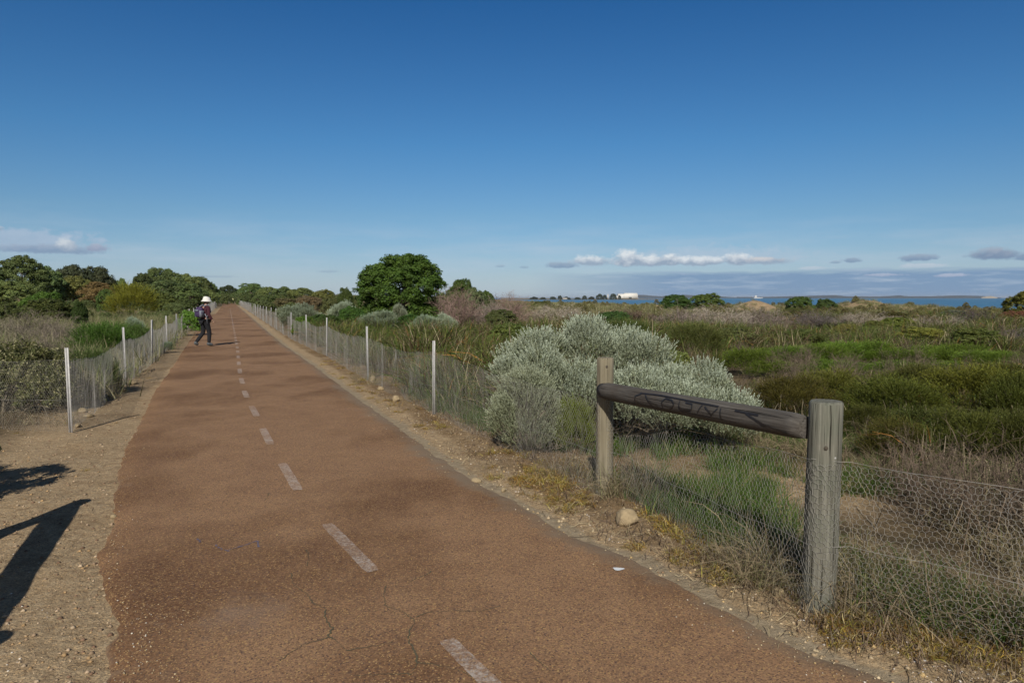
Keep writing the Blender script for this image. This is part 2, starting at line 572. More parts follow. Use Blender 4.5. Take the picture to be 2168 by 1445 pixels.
def make_wood(name, dark, lite, tint, axis_z=True, green=True):
    m, nt, b, out = newmat(name); t = NT(nt)
    st = (55, 55, 2.2) if axis_z else (2.2, 55, 55)
    grain = t.noise(1.0, 6, .65, stretch=st)
    crack = t.noise(1.0, 3, .5, stretch=tuple(x * 1.9 if x > 5 else x * .6 for x in st))
    blot = t.noise(5, 4, .6)
    c = t.ramp(grain, [(.3, dark), (.52, tuple((a + b_) / 2 for a, b_ in zip(dark, lite))), (.7, lite)])
    c = t.mix(t.math('MULTIPLY', t.ramp(blot, [(.42, 0.), (.7, 1.)]), .55), c, tint)
    c = t.mix(t.ramp(crack, [(.33, 1.), (.38, 0.)]), c, tuple(x * .35 for x in dark))
    nt.links.new(c, b.inputs['Base Color']); b.inputs['Roughness'].default_value = .85
    b.inputs['Specular IOR Level'].default_value = .2
    nt.links.new(t.bump(t.math('ADD', grain, crack), .6, .006), b.inputs['Normal'])
    return m


def make_sea():
    m, nt, b, out = newmat('sea_water'); t = NT(nt)
    n = t.noise(.02, 4, .6, stretch=(1, .25, 1))
    c = t.ramp(n, [(.35, (.030, .115, .205)), (.65, (.048, .155, .255))])
    nt.links.new(c, b.inputs['Base Color'])
    b.inputs['Roughness'].default_value = .32
    b.inputs['IOR'].default_value = 1.33
    nt.links.new(t.bump(t.noise(.6, 4, .6), .6, .35), b.inputs['Normal'])
    return m


M_LEAF = foliage_mat('leaf_green', .28)
M_DRY = foliage_mat('dry_stalk', .10, .75, .15)
M_SILVER = foliage_mat('silver_leaf', .15, .7, .2)
M_BARK = foliage_mat('bark', 0, .9, .1)
M_ASPHALT = make_asphalt(); M_PAINT = make_paint(); M_GROUND = make_ground(); M_SEA = make_sea()
M_POST = make_wood('weathered_post', (.075, .072, .056), (.27, .265, .225), (.125, .145, .115))
M_POST2 = make_wood('pale_post', (.15, .13, .09), (.30, .27, .20), (.22, .19, .125))
M_RAIL = make_wood('dark_rail', (.040, .036, .033), (.150, .140, .128), (.075, .060, .048), axis_z=False)
M_WIRE = plain_mat('galvanised_wire', (.34, .33, .31), .55, .2, 30, .25)
M_PICKET = plain_mat('galvanised_steel', (.43, .43, .43), .6, .45, 22, .1)
M_INK = plain_mat('black_marker', (.022, .020, .020), .5)
M_STONE = plain_mat('limestone', (.34, .265, .16), .95, .55, 5, 0, .9)
M_PEBBLE = foliage_mat('pebble', 0, .9, .2)

# ------------------------------------------------------------------ layout lines of the path
dash_px = [(992, 1400), (742, 1160), (614, 1010), (565, 925), (538, 870), (520, 833), (510, 800), (506, 775), (503, 740)]
cl = [P(*p) for p in dash_px]
cl = [(1.75, .2), (.72, 1.6)] + cl
far_dir = -0.4000
x0, y0 = cl[-1]
cl += [(x0 + far_dir * (d - y0), d) for d in (60, 120, 180, 245)]
cl = [(7.2, -6.0), (3.9, -2.4)] + cl
CLX = np.array([p[0] for p in cl]); CLY = np.array([p[1] for p in cl])


def xc(y): return np.interp(y, CLY, CLX)


def along(y):
    """signed distance factor: cosine of the local heading"""
    s = (xc(np.asarray(y) + .5) - xc(np.asarray(y) - .5))
    return 1 / np.sqrt(1 + s * s)


L_px = [(231, 1445), (235, 1400), (240, 1364), (262, 1340), (267, 1314), (240, 1270), (225, 1212), (219, 1171), (232, 1148), (252, 1093), (251, 1056), (257, 1001), (265, 964), (285, 922), (313, 867), (336, 821), (368, 775), (395, 733), (420, 695), (440, 666)]
R_px = [(1868, 1443), (1822, 1418), (1730, 1392), (1661, 1364), (1615, 1341), (1546, 1302), (1500, 1279), (1425, 1232), (1361, 1198), (1326, 1176), (1268, 1159), (1222, 1144), (1171, 1117), (1132, 1093), (1086, 1060), (1036, 1039), (989, 1012), (939, 975), (900, 952), (835, 900), (771, 855), (727, 823), (654, 768), (596, 727), (567, 703), (532, 672)]
Lp = [(5.2, -6), (2.0, -2.4), (-.2, .4), (-1.15, 1.9)] + [P(*p) for p in L_px]
Rp = [(9.4, -6), (6.0, -2.4), (3.8, .2), (2.6, 1.6)] + [P(*p) for p in R_px]
for lst, w in ((Lp, -1.5), (Rp, 1.6)):
    for d in (70, 110, 160, 200, 240):
        lst.append((float(xc(d)) + w, d))
LX = np.array([p[0] for p in Lp]); LY = np.array([p[1] for p in Lp])
RX = np.array([p[0] for p in Rp]); RY = np.array([p[1] for p in Rp])


def xl(y): return np.interp(y, LY, LX)
def xr(y): return np.interp(y, RY, RX)


# fences: plan of their posts
POST_FAR = P(1279, 1042); POST_NEAR = P(1732, 1283)
RF = [P(918, 876), P(779, 806), P(692, 754), P(649, 733), P(617, 718)]
while RF[-1][1] < 225:
    x, y = RF[-1]; RF.append((x + far_dir * 4.35, y + 4.35))
LF = [P(150, 915), P(266, 815), P(322, 770), P(353, 742)]
while LF[-1][1] < 120:
    x, y = LF[-1]; LF.append((x - .401 * 4.3, y + 4.3))
LEFT_POST_FAR = (-3.50, 4.02); LEFT_POST_NEAR = (-2.53, 1.78)
rfl = sorted([(p[1], p[0]) for p in RF] + [(POST_FAR[1], POST_FAR[0]), (POST_NEAR[1], POST_NEAR[0]), (2.2, 3.62), (-2.5, 9.0)])
lfl = sorted([(p[1], p[0]) for p in LF] + [(LEFT_POST_FAR[1], LEFT_POST_FAR[0]), (LEFT_POST_NEAR[1], LEFT_POST_NEAR[0]), (-3, 1.0)])


def xfr(y): return np.interp(y, [p[0] for p in rfl], [p[1] for p in rfl])
def xfl(y): return np.interp(y, [p[0] for p in lfl], [p[1] for p in lfl])


# dune mounds: photo x, depth, top y, width
DUNES = [(1598, 100, 630, 90), (1832, 96, 629, 110), (1905, 88, 641, 80), (1970, 88, 643, 80), (2060, 80, 660, 120), (1240, 120, 638, 200), (1380, 110, 640, 120), (1480, 120, 640, 160), (1110, 130, 636, 120), (1560, 80, 642, 70), (1880, 70, 655, 90)]


def terrain(x, y):
    x = np.asarray(x, float); y = np.asarray(y, float)
    dl = xl(y) - x; dr = x - xr(y)
    off = np.maximum(dl, dr)
    r = np.hypot(x, y)
    verge = sst(0.0, .5, off); field = sst(1.2, 5, off)
    h = verge * (vnoise(x * 3, y * 3, 1) - .5) * .035 + field * (vnoise(x / 5, y / 5, 2) - .5) * .45
    h = h - .012 * (1 - verge) + sst(12, 60, r) * field * (vnoise(x / 24, y / 24, 3) - .5) * 1.0
    h = h - .18 * sst(.6, 3.0, dr) * (y < 12)                       # the ground behind the right fence lies a little lower
    left = sst(8, 60, dl) * sst(40, 160, r)
    h = h + left * 2.2
    h = h + sst(230, 330, r) * (dl > -60) * 1.5 * (1 - sst(-60, 60, x))
    coast = x - (108 - .09 * y)
    fall = sst(-45, 12, coast) * (y > -400)
    h = h * (1 - fall) - 7.0 * fall
    h = h - sst(130, 260, r) * (1 - sst(20, 110, dl)) * (x > -40) * sst(-60, 60, x) * 2.0
    for px, D, ty, wp in DUNES:
        cx, _, cz = PD(px, ty, D)
        w = wp * D / F / 2
        h = h + np.maximum(cz - .38 - h, 0) * np.exp(-((x - cx) / w) ** 2 * 1.2 - ((y - D) / (w * 1.3)) ** 2)
    return h


# ground: one polar sheet, fine near the camera, out to the horizon
def build_ground():
    nr, na = 560, 620
    r = np.concatenate([[0.02], np.geomspace(.6, 9000, nr - 1)])
    a = np.linspace(0, 2 * math.pi, na, endpoint=False)
    a = a + .55 * np.sin(2 * (a)) * 0 - .42 * np.sin(a)             # denser rays ahead
    Rr, Aa = np.meshgrid(r, a, indexing='ij')
    x = (Rr * np.sin(Aa)).ravel(); y = (Rr * np.cos(Aa)).ravel()
    z = terrain(x, y)
    i = np.arange(nr - 1)[:, None] * na; j = np.arange(na)[None]; jn = (j + 1) % na
    Fa = np.stack([i + j, i + na + j, i + na + jn, i + jn], -1).reshape(-1, 4)
    dl = xl(y) - x; dr = x - xr(y)
    off = np.maximum(dl, dr)
    sandr = 1 - sst(.5, 1.3, x - xfr(y)); sandl = 1 - sst(.2, 1.0, xfl(y) - x)
    R = np.where(x > xc(y), sandr, sandl) * .9 + .12
    bare = np.exp(-(((x - .75) / 1.0) ** 2 + ((y - 6.9) / .9) ** 2)) + np.exp(-(((x - 2.6) / 1.6) ** 2 + ((y - 6.6) / .8) ** 2))
    R = np.clip(R + bare, 0, 1)
    R = np.where((np.hypot(x, y) > 60) & (off > 5), .35 + .5 * ((x > 8) & (y > 60)), R)
    G = np.where(x > xc(y), sst(.15, .5, dr) * (1 - sst(1.2, 2.0, x - xfr(y))) * .55, .35 * (1 - sst(.4, 1.6, dl)) )
    B = np.where(x > xc(y), 1 - sst(.02, .34, dr + .12 * (vnoise(x * 4, y * 4, 5) - .5)), .3 * (1 - sst(0, .4, dl)))
    col = np.stack([R, G, B], 1)
    me = make_mesh('ground', np.stack([x, y, z], 1), Fa, col, True)
    tag(link('ground', me, M_GROUND), kind='structure')


build_ground()
sea = MB(); sea.add([[-9000, -3000, -4], [40000, -3000, -4], [40000, 40000, -4], [-9000, 40000, -4]], [[0, 1, 2, 3]])
tag(link('sea', sea.mesh('sea'), M_SEA), kind='structure')


def build_path():
    ys = np.concatenate([np.arange(-6, 14, .06), np.geomspace(14, 240, 260)])
    n = len(ys)
    jl = (vnoise(ys * 2.3, ys * 0, 8) - .5) * .05 + (vnoise(ys * 9, ys * 0, 9) - .5) * .035 + (vnoise(ys * 23, ys * 0, 19) - .5) * .03
    jr = (vnoise(ys * 2.1, ys * 0 + 9, 8) - .5) * .04 + (vnoise(ys * 9, ys * 0 + 7, 9) - .5) * .04 + (vnoise(ys * 23, ys * 0 + 7, 19) - .5) * .03
    L = xl(ys) + jl; R = xr(ys) + jr
    rows = []; cols = []
    for f in (-.012, 0, .06, .15, .3, .5, .7, .85, .94, 1.0, 1.015):
        x = L + (R - L) * f
        z = np.full(n, .006 if 0 < f < 1 else .002)
        if f in (-.012, 1.015): z -= .020
        rows.append(np.stack([x, ys, z], 1))
        e = {-.012: 1, 0: .62, .06: .38, .15: .22}.get(f, 0)
        e = e * .5 * (ys < 12) * (vnoise(ys, ys * 0, 3) + .2)
        if f >= .94: e = {.94: .30, 1.0: .70, 1.015: 1.1}[f] * (.55 + .8 * vnoise(ys * 1.7, ys * 0 + 3, 12))
        cols.append(np.stack([e * np.ones(n)] * 3, 1))
    V = np.concatenate(rows); C = np.concatenate(cols)
    k = len(rows)
    i = np.arange(k - 1)[:, None] * n; j = np.arange(n - 1)[None]
    Fa = np.stack([i + j, i + n + j, i + n + j + 1, i + j + 1], -1).reshape(-1, 4)
    p = link('cycle_path', make_mesh('cycle_path', V, Fa, C, True), M_ASPHALT)
    tag(p, kind='structure')
    # painted dashes of the centre line
    spans = []
    px_sp = [((945, 1357), (1050, 1462)), ((692, 1111), (790, 1212)), ((597, 982), (631, 1039)), ((556, 908), (573, 942)), ((532, 860), (544, 882)), ((517, 828), (523, 842))]
    for a, b in px_sp: spans.append((P(*b), P(*a)))
    y = spans[-1][1][1] + 1.0
    while y < 105:
        spans.append(((float(xc(y)), y), (float(xc(y + .9)), y + .9))); y += 1.85
    for a, b in spans:
        a = np.array(a); b = np.array(b); d = unit(b - a); s = np.array([-d[1], d[0]])
        k = 14; hw = .043
        t = np.linspace(0, 1, k)
        c = a[None] + (b - a)[None] * t[:, None]
        wl = hw * (1 + .10 * (rg.random(k) - .5)); wr = hw * (1 + .10 * (rg.random(k) - .5))
        wl[[0, -1]] *= .8; wr[[0, -1]] *= .8
        V = np.concatenate([np.c_[c + s * wl[:, None], np.full(k, .010)], np.c_[c - s * wr[:, None], np.full(k, .010)]])
        j = np.arange(k - 1)
        Fa = np.stack([j, j + 1, k + j + 1, k + j], 1)[:, ::-1]
        link('painted_dash', make_mesh('painted_dash', V, Fa), M_PAINT, p)
    # mossy cracks
    M_MOSS = plain_mat('crack_moss', (.10, .088, .052), .95, .5, 120)
    cracks = [[(648, 1165), (655, 1185), (650, 1200)], [(615, 1215), (622, 1240), (648, 1258), (665, 1280), (690, 1292), (688, 1310), (703, 1333), (695, 1350), (715, 1362), (735, 1380)],
              [(695, 1352), (640, 1368), (615, 1385), (590, 1402)], [(735, 1380), (790, 1370), (830, 1362)],
              [(818, 1242), (812, 1262), (815, 1285), (850, 1296), (868, 1308), (880, 1320), (866, 1335), (866, 1360), (880, 1385), (884, 1410), (870, 1432)],
              [(880, 1308), (910, 1298), (950, 1296), (1020, 1296), (1058, 1285)], [(915, 1210), (905, 1218), (880, 1226), (868, 1235)], [(884, 1405), (930, 1412), (980, 1425), (1010, 1440)],
              [(870, 1430), (800, 1430), (750, 1434)], [(1120, 1385), (1145, 1405), (1165, 1425)], [(570, 1045), (560, 1062)]]
    mb = MB()
    for cr in cracks:
        pts = np.array([P(*q) for q in cr])
        s = np.r_[0, np.cumsum(np.linalg.norm(np.diff(pts, axis=0), axis=1))]
        q = np.linspace(0, s[-1], max(4, int(s[-1] / .012)))
        pp = np.stack([np.interp(q, s, pts[:, 0]), np.interp(q, s, pts[:, 1])], 1)
        pp += (rg.random(pp.shape) - .5) * .012
        z = np.full(len(pp), .0095)
        w = .002 + .007 * np.clip(vnoise(q * 14, q * 0, 4) * 1.5 - .4, 0, 1)
        V, Fa, C = ribbons(np.c_[pp, z][None], w[None], (1, 1, 1), rg, side=np.array([[[0, 0, 1.]]]))
        mb.add(V, Fa)
    link('mossy_crack', mb.mesh('mossy_crack'), M_MOSS, p)
    # faint blue spray marks and a splash of white paint
    M_BLUE = plain_mat('faded_blue_spray', (.125, .12, .18), .9, .5, 60)
    mb = MB()
    for cr in [[(455, 1155), (470, 1166), (485, 1168)], [(485, 1166), (520, 1156), (545, 1146), (549, 1160)], [(418, 1142), (425, 1150)]]:
        pts = np.array([P(*q) for q in cr]); q = np.linspace(0, 1, 24)
        s = np.linspace(0, 1, len(pts))
        pp = np.stack([np.interp(q, s, pts[:, 0]), np.interp(q, s, pts[:, 1])], 1) + (rg.random((24, 2)) - .5) * .012
        w = .001 + .016 * rg.random(24) ** 2
        V, Fa, C = ribbons(np.c_[pp, np.full(24, .0095)][None], w[None], (1, 1, 1), rg, side=np.array([[[0, 0, 1.]]]))
        mb.add(V, Fa)
    link('blue_spray_mark', mb.mesh('blue_spray_mark'), M_BLUE, p)
    M_SPLASH = plain_mat('white_splash', (.72, .76, .80), .7, .1, 60)
    x, y = P(1309, 1207)
    a = np.linspace(0, 2 * math.pi, 28, endpoint=False)
    rr = 1 + .18 * np.sin(3 * a + 1) + .12 * (rg.random(28) - .5)
    V = np.stack([x + .032 * rr * np.cos(a), y + .022 * rr * np.sin(a), np.full(28, .011)], 1)
    link('white_paint_splash', make_mesh('white_paint_splash', np.vstack([V, [[x, y, .012]]]), np.stack([np.full(28, 28), np.arange(28), (np.arange(28) + 1) % 28], 1)), M_SPLASH, p)


build_path()


# ------------------------------------------------------------------ far shore
def ridge(name, px0, px1, D, prof, depth, mat, base=-4.2):
    """a low land mass: profile of top heights (photo y) over px, with real depth"""
    pxs = np.linspace(px0, px1, 90)
    ty = np.interp(pxs, [p[0] for p in prof], [p[1] for p in prof])
    rr = []
    for k, f in enumerate((0, .25, .5, .75, 1)):
        row = []
        for px, t in zip(pxs, ty):
            x, y, z = PD(px, t, D)
            e = math.sin(math.pi * f)
            zz = base + max(.3, z - base) * e + (rg.random() - .5) * max(z - base, 1) * .10 * e
            row.append([x * (1 + (f - .5) * depth / D), y + (f - .5) * depth, zz])
        rr.append(row)
    V = np.array(rr).reshape(-1, 3); n = len(pxs)
    i = np.arange(4)[:, None] * n; j = np.arange(n - 1)[None]
    Fa = np.stack([i + j, i + j + 1, i + n + j + 1, i + n + j], -1).reshape(-1, 4)
    return tag(link(name, make_mesh(name, V, Fa, None, True), mat), kind='structure')


M_FARLAND = plain_mat('haze_tinted_bush_land', (.055, .070, .085), .95, .3, .01)  # bluish tone puts distance haze into the land colour, besides the air volume
M_FARSAND = plain_mat('distant_sand', (.42, .36, .28), .95, .15, .02)
ridge('far_island', 1560, 2120, 7500, [(1560, 628.5), (1640, 628), (1690, 626.5), (1770, 624.5), (1790, 627), (1860, 627.5), (1905, 625), (1925, 627), (1960, 627), (2030, 625), (2080, 626.5), (2112, 629), (2120, 630)], 700, M_FARLAND)
ridge('far_hill', 1310, 1560, 8500, [(1310, 624), (1350, 623.5), (1385, 626), (1400, 627), (1450, 624), (1520, 627), (1560, 629.5)], 700, M_FARLAND)
ridge('sand_cliff', 2078, 2112, 7100, [(2078, 629), (2088, 627), (2100, 626.5), (2112, 629.5)], 200, M_FARSAND)
ridge('low_headland', 1060, 1420, 2100, [(1060, 630), (1200, 632), (1290, 632), (1360, 632), (1400, 632.8), (1420, 633)], 260, plain_mat('headland_soil', (.20, .17, .12), .95, .3, .05))


# ------------------------------------------------------------------ plant prototypes (unit size: 1 wide, 1 high, base at 0)
def crown(seed, lobes, n_clump, clump_r, n_leaf, leaf, up=.35, var=.22, aspect=.6, zmin=.03, droop=0.0, warm=.12):
    rng = np.random.default_rng(seed)
    lobes = np.array(lobes, float)
    area = (lobes[:, 3] * lobes[:, 5]) ** 1.0
    li = rng.choice(len(lobes), size=n_clump * 3, p=area / area.sum())
    d = unit(rng.normal(size=(len(li), 3)))
    d[:, 2] = np.where(d[:, 2] < -.35, -d[:, 2], d[:, 2])
    lb = lobes[li]
    rad = rng.uniform(.72, 1.0, len(li))[:, None]
    c = lb[:, :3] + d * lb[:, 3:] * rad
    inside = np.zeros(len(c), bool)
    for q in lobes:
        inside |= (((c - q[:3]) / q[3:]) ** 2).sum(1) < .42
    c, d = c[~inside][:n_clump], d[~inside][:n_clump]
    n = len(c)
    cr = clump_r * rng.uniform(.6, 1.3, n)
    shade = 1 + var * (rng.random(n) - .5) * 2
    hue = rng.random(n)
    N = n * n_leaf
    ci = np.repeat(np.arange(n), n_leaf)
    dd = unit(rng.normal(size=(N, 3)) + d[ci] * .7 + np.array([0, 0, up]))
    pos = c[ci] + dd * (cr[ci] * rng.uniform(.45, 1.05, N))[:, None]
    pos[:, 2] = np.maximum(pos[:, 2], zmin)
    nrm = unit(dd + rng.normal(size=(N, 3)) * .45)
    A = unit(np.cross(nrm, rng.normal(size=(N, 3))))
    if droop: A = unit(A + np.array([0, 0, -droop]))
    B = unit(np.cross(nrm, A))
    s = leaf * rng.uniform(.6, 1.3, N)
    v = shade[ci] * rng.uniform(.75, 1.25, N)
    col = np.stack([v * (1 + warm * (hue[ci] - .4)), v, v * (1 - .15 * hue[ci])], 1)
    return leaves(pos, A, B, s, s * aspect, col)


def crown_mesh(name, *a, **k):
    V, Fa, C = crown(*a, **k)
    return make_mesh(name, V, Fa, C)


def twig_mesh(name, seed, n_stem, n_sub, n_twig, w=.006, spread=.55, col=(1, 1, 1), curve=.15):
    """bare branching brush, unit size"""
    rng = np.random.default_rng(seed)
    mb = MB()
    k = 5; t = np.linspace(0, 1, k)[None, :, None]
    b = np.c_[rng.normal(size=(n_stem, 2)) * .08, np.zeros(n_stem)]
    ang = rng.uniform(0, 2 * math.pi, n_stem); rad = np.sqrt(rng.random(n_stem)) * spread
    top = np.c_[rad * np.cos(ang), rad * np.sin(ang), (1 - .75 * (rad / spread) ** 2) * rng.uniform(.6, .95, n_stem)]
    bend = rng.normal(size=(n_stem, 1, 3)) * curve * np.sin(t * math.pi)
    S = b[:, None] * (1 - t) + top[:, None] * t + bend * .5
    sh = rng.uniform(.7, 1.25, (n_stem, 1))
    for side in (0, 1):
        V, Fa, C = ribbons(S, np.linspace(w * 2.2, w, k)[None] * np.ones((n_stem, 1)), np.array(col) * sh, rng)
        mb.add(V, Fa, C)

    def sub(S, n, ln, w, jit):
        m = len(S); i = rng.integers(0, m, n); tt = rng.uniform(.35, 1, n)
        f = tt * (S.shape[1] - 1); a = np.minimum(f.astype(int), S.shape[1] - 2); fr = (f - a)[:, None]
        p0 = S[i, a] * (1 - fr) + S[i, a + 1] * fr
        dr = unit(unit(S[i, a + 1] - S[i, a]) + rng.normal(size=(n, 3)) * jit + np.array([0, 0, .25]))
        L = ln * rng.uniform(.5, 1.2, n)[:, None]
        kk = 4; t = np.linspace(0, 1, kk)[None, :, None]
        Q = p0[:, None] + dr[:, None] * L[:, None] * t + rng.normal(size=(n, 1, 3)) * L[:, None] * .18 * np.sin(t * math.pi)
        Q[..., 2] = np.maximum(Q[..., 2], .01)
        V, Fa, C = ribbons(Q, np.linspace(w, w * .45, kk)[None] * np.ones((n, 1)), np.array(col) * rng.uniform(.65, 1.35, (n, 1)), rng)
        mb.add(V, Fa, C)
        return Q
    S2 = sub(S, n_sub, .28, w * .9, .6)
    sub(S2, n_twig, .13, w * .6, .8)
    return mb.mesh(name)


def tuft(seed, n, h, spread, w, cols, k=5, lean=.5, curl=.45):
    """arching blades; cols = list of (weight, rgb)"""
    rng = np.random.default_rng(seed)
    a = rng.uniform(0, 2 * math.pi, n)
    base = np.c_[rng.normal(size=(n, 2)) * spread * .35, np.zeros(n)]
    hh = h * rng.uniform(.45, 1.1, n)
    d = np.stack([np.cos(a), np.sin(a)], 1) * (rng.random(n) ** .7 * lean)[:, None]
    t = np.linspace(0, 1, k)[None]
    x = base[:, :1] + d[:, :1] * hh[:, None] * (t + curl * t * t)
    y = base[:, 1:2] + d[:, 1:] * hh[:, None] * (t + curl * t * t)
    drop = (np.linalg.norm(d, axis=1) * curl)[:, None]
    z = hh[:, None] * (t - drop * 1.1 * t ** 3)
    Pt = np.stack([x, y, np.maximum(z, 0.0)], -1)
    Wd = (w * rng.uniform(.6, 1.3, n))[:, None] * (1 - .85 * t ** 1.6)
    ws = np.array([c[0] for c in cols]); ci = rng.choice(len(cols), n, p=ws / ws.sum())
    col = np.array([c[1] for c in cols])[ci] * rng.uniform(.7, 1.3, (n, 1))
    side = np.stack([d[:, 0], d[:, 1], np.full(n, 1.5)], 1)[:, None] + rng.normal(size=(n, 1, 3)) * .5
    return ribbons(Pt, Wd, col, rng, side)


def tuft_mesh(name, *a, **k):
    V, Fa, C = tuft(*a, **k)
    return make_mesh(name, V, Fa, C)


def trunk_mesh(name, seed, h=.55, r=.03, n=5, multi=1):
    rng = np.random.default_rng(seed); mb = MB()
    for s in range(multi):
        off = rng.normal(size=2) * .03 * (multi > 1)
        p = np.array([[off[0], off[1], -.03], [off[0] + .01, off[1], h * .35], [off[0] * 3 + rng.normal() * .03, off[1] * 3 + rng.normal() * .03, h * .75], [rng.normal() * .06, rng.normal() * .06, h * 1.2]])
        add_tube(mb, p, [r * 1.3, r, r * .75, r * .4], 7, (1, 1, 1))
        for i in range(n):
            a = rng.uniform(0, 2 * math.pi); L = rng.uniform(.18, .36)
            q0 = p[1] * .5 + p[2] * .5 if i % 2 else p[2]
            q1 = q0 + np.array([math.cos(a) * L * .6, math.sin(a) * L * .6, .12])
            q2 = q0 + np.array([math.cos(a) * L, math.sin(a) * L, .27])
            add_tube(mb, [q0, q1, q2], [r * .55, r * .4, r * .2], 5, (1, 1, 1))
    return mb.mesh(name, True)


def rl(rng, n, rx=.5, top=1.0, zb=.12, r=(.16, .26)):
    """random lobes filling a dome"""
    out = []
    for i in range(n):
        a = rng.uniform(0, 2 * math.pi); q = math.sqrt(rng.random()) * (rx - r[0] * .9)
        rr = rng.uniform(*r)
        zt = top * math.sqrt(max(.15, 1 - (q / rx) ** 2 * .85)) * rng.uniform(.82, 1.0)
        out.append((q * math.cos(a), q * math.sin(a), max(zt - rr, rr * .6), rr, rr, rr * .95))
    return out


_r = np.random.default_rng(5)
PROTO = {}


def shell(rng, n, zc=.42, r=(.11, .17), R0=(.42, .56), jag=(.86, 1.0)):
    """lobes over the whole dome, down to the ground"""
    out = []
    for i in range(n):
        d = unit(rng.normal(size=3)); d[2] = abs(d[2]) if rng.random() < .75 else -abs(d[2]) * .6
        rr = rng.uniform(*r); q = rng.uniform(*jag)
        out.append((d[0] * (R0[0] + .06 - rr) * q, d[1] * (R0[0] + .06 - rr) * q, max(zc + d[2] * (R0[1] + .02 - rr) * q, rr * .5), rr, rr, rr * .95))
    return out




def proto(key, n, fn):
    PROTO[key] = [fn(i) for i in range(n)]


dome = [(0, 0, .42, .44, .44, .5)]
proto('dense', 2, lambda i: crown_mesh('dense_crown', 20 + i, dome + [(0, 0, .2, .40, .40, .2)] + shell(np.random.default_rng(40 + i), 64, .36, (.07, .17), (.42, .60), (.74, 1.06)) + [(.34 * math.cos(a), .34 * math.sin(a), .14, .15, .15, .13) for a in np.linspace(0, 5.6, 9)], 1150, .052, 80, .026, up=.6, var=.25, zmin=.03, aspect=.45))
proto('gum', 4, lambda i: crown_mesh('gum_crown', 30 + i, [(0, 0, .42, .38, .38, .44)] + shell(np.random.default_rng(50 + i), 20, .44, (.12, .20)), 380, .07, 70, .030, up=.6, var=.25, zmin=.06))
proto('bushy', 4, lambda i: crown_mesh('bushy_crown', 60 + i, [(0, 0, .35, .42, .42, .44)] + shell(np.random.default_rng(70 + i), 14, .40, (.13, .22)), 300, .07, 70, .032, up=.6, var=.22, zmin=.0))
proto('fine', 3, lambda i: crown_mesh('fine_crown', 80 + i, [(0, 0, .33, .42, .42, .42)] + rl(np.random.default_rng(90 + i), 12, .5, 1.0, .1, (.12, .2)), 420, .06, 110, .017, up=1.2, var=.25, aspect=.25, zmin=.0))
proto('brush', 4, lambda i: twig_mesh('bare_twigs', 100 + i, 60, 500, 1900, .0055))
proto('trunk', 2, lambda i: trunk_mesh('trunk', 120 + i))
proto('stems', 2, lambda i: trunk_mesh('stems', 124 + i, .35, .016, 4, 5))
PMAT = {'dense': M_LEAF, 'gum': M_LEAF, 'bushy': M_LEAF, 'fine': M_LEAF, 'brush': M_DRY, 'silver': M_SILVER, 'saltmid': M_SILVER}


def silver_shoots(rng, lobes, n, L=(.10, .22), nleaf=18, leaf=.022, cut=.8, zmin=.02):
    """upright leafy shoots over a lumpy shrub made of lobes"""
    lobes = np.array(lobes, float)
    area = lobes[:, 3] * (lobes[:, 4] + lobes[:, 5])
    li = rng.choice(len(lobes), n * 2, p=area / area.sum())
    d = unit(rng.normal(size=(len(li), 3))); d[:, 2] = np.where(d[:, 2] < -.25, -d[:, 2], d[:, 2])
    lb = lobes[li]
    depth = np.where(rng.random(len(li)) < .72, rng.uniform(.88, 1.0, len(li)), rng.uniform(.55, .9, len(li)))
    c = lb[:, :3] + d * lb[:, 3:] * depth[:, None]
    ins = np.zeros(len(c), bool)
    for q in lobes: ins |= (((c - q[:3]) / q[3:]) ** 2).sum(1) < .45
    ok = (~ins) & (c[:, 2] > zmin)
    c, d, dep = c[ok][:n], d[ok][:n], depth[ok][:n]
    n = len(c)
    g = np.floor(c / .16).astype(int)                                  # neighbouring shoots lean and tint together
    hsh = ((g[:, 0] * 73856093) ^ (g[:, 1] * 19349663) ^ (g[:, 2] * 83492791)) % 1000 / 1000.0
    ax = unit(d * .75 + np.array([0, 0, .85]) + rng.normal(size=(n, 3)) * .22)
    ln = rng.uniform(L[0], L[1], n) * (.75 + .5 * hsh)
    i = np.repeat(np.arange(n), nleaf)
    t = np.tile(np.linspace(.1, 1, nleaf), n)
    az = rng.uniform(0, 2 * math.pi, n * nleaf)
    X = perp(ax, rng)[i]; Y = np.cross(ax[i], X)
    o = X * np.cos(az)[:, None] + Y * np.sin(az)[:, None]
    A = unit(o * (.9 - .55 * t)[:, None] + ax[i] * (.5 + .7 * t)[:, None])
    s = leaf * rng.uniform(.7, 1.25, len(i)) * (1.05 - .35 * t)
    C = c[i] + ax[i] * (ln[i] * t)[:, None] + A * (s * .45)[:, None]
    B = unit(np.cross(A, ax[i] + .3 * rng.normal(size=A.shape)))
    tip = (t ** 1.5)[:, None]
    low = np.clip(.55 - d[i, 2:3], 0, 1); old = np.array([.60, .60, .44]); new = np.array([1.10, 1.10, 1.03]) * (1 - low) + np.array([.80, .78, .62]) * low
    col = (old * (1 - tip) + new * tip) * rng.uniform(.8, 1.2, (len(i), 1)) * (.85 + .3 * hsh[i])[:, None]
    V, Fa, Cc = leaves(C, A, B, s, s * .5, col)
    mb = MB(); mb.add(V, Fa, Cc)
    Pt = np.stack([c - ax * ln[:, None] * .5, c, c + ax * ln[:, None] * .8], 1)
    V, Fa, Cc = ribbons(Pt, np.full((n, 3), .004), np.array([.62, .58, .46]) * np.ones((n, 1)), rng)
    mb.add(V, Fa, Cc)
    return mb


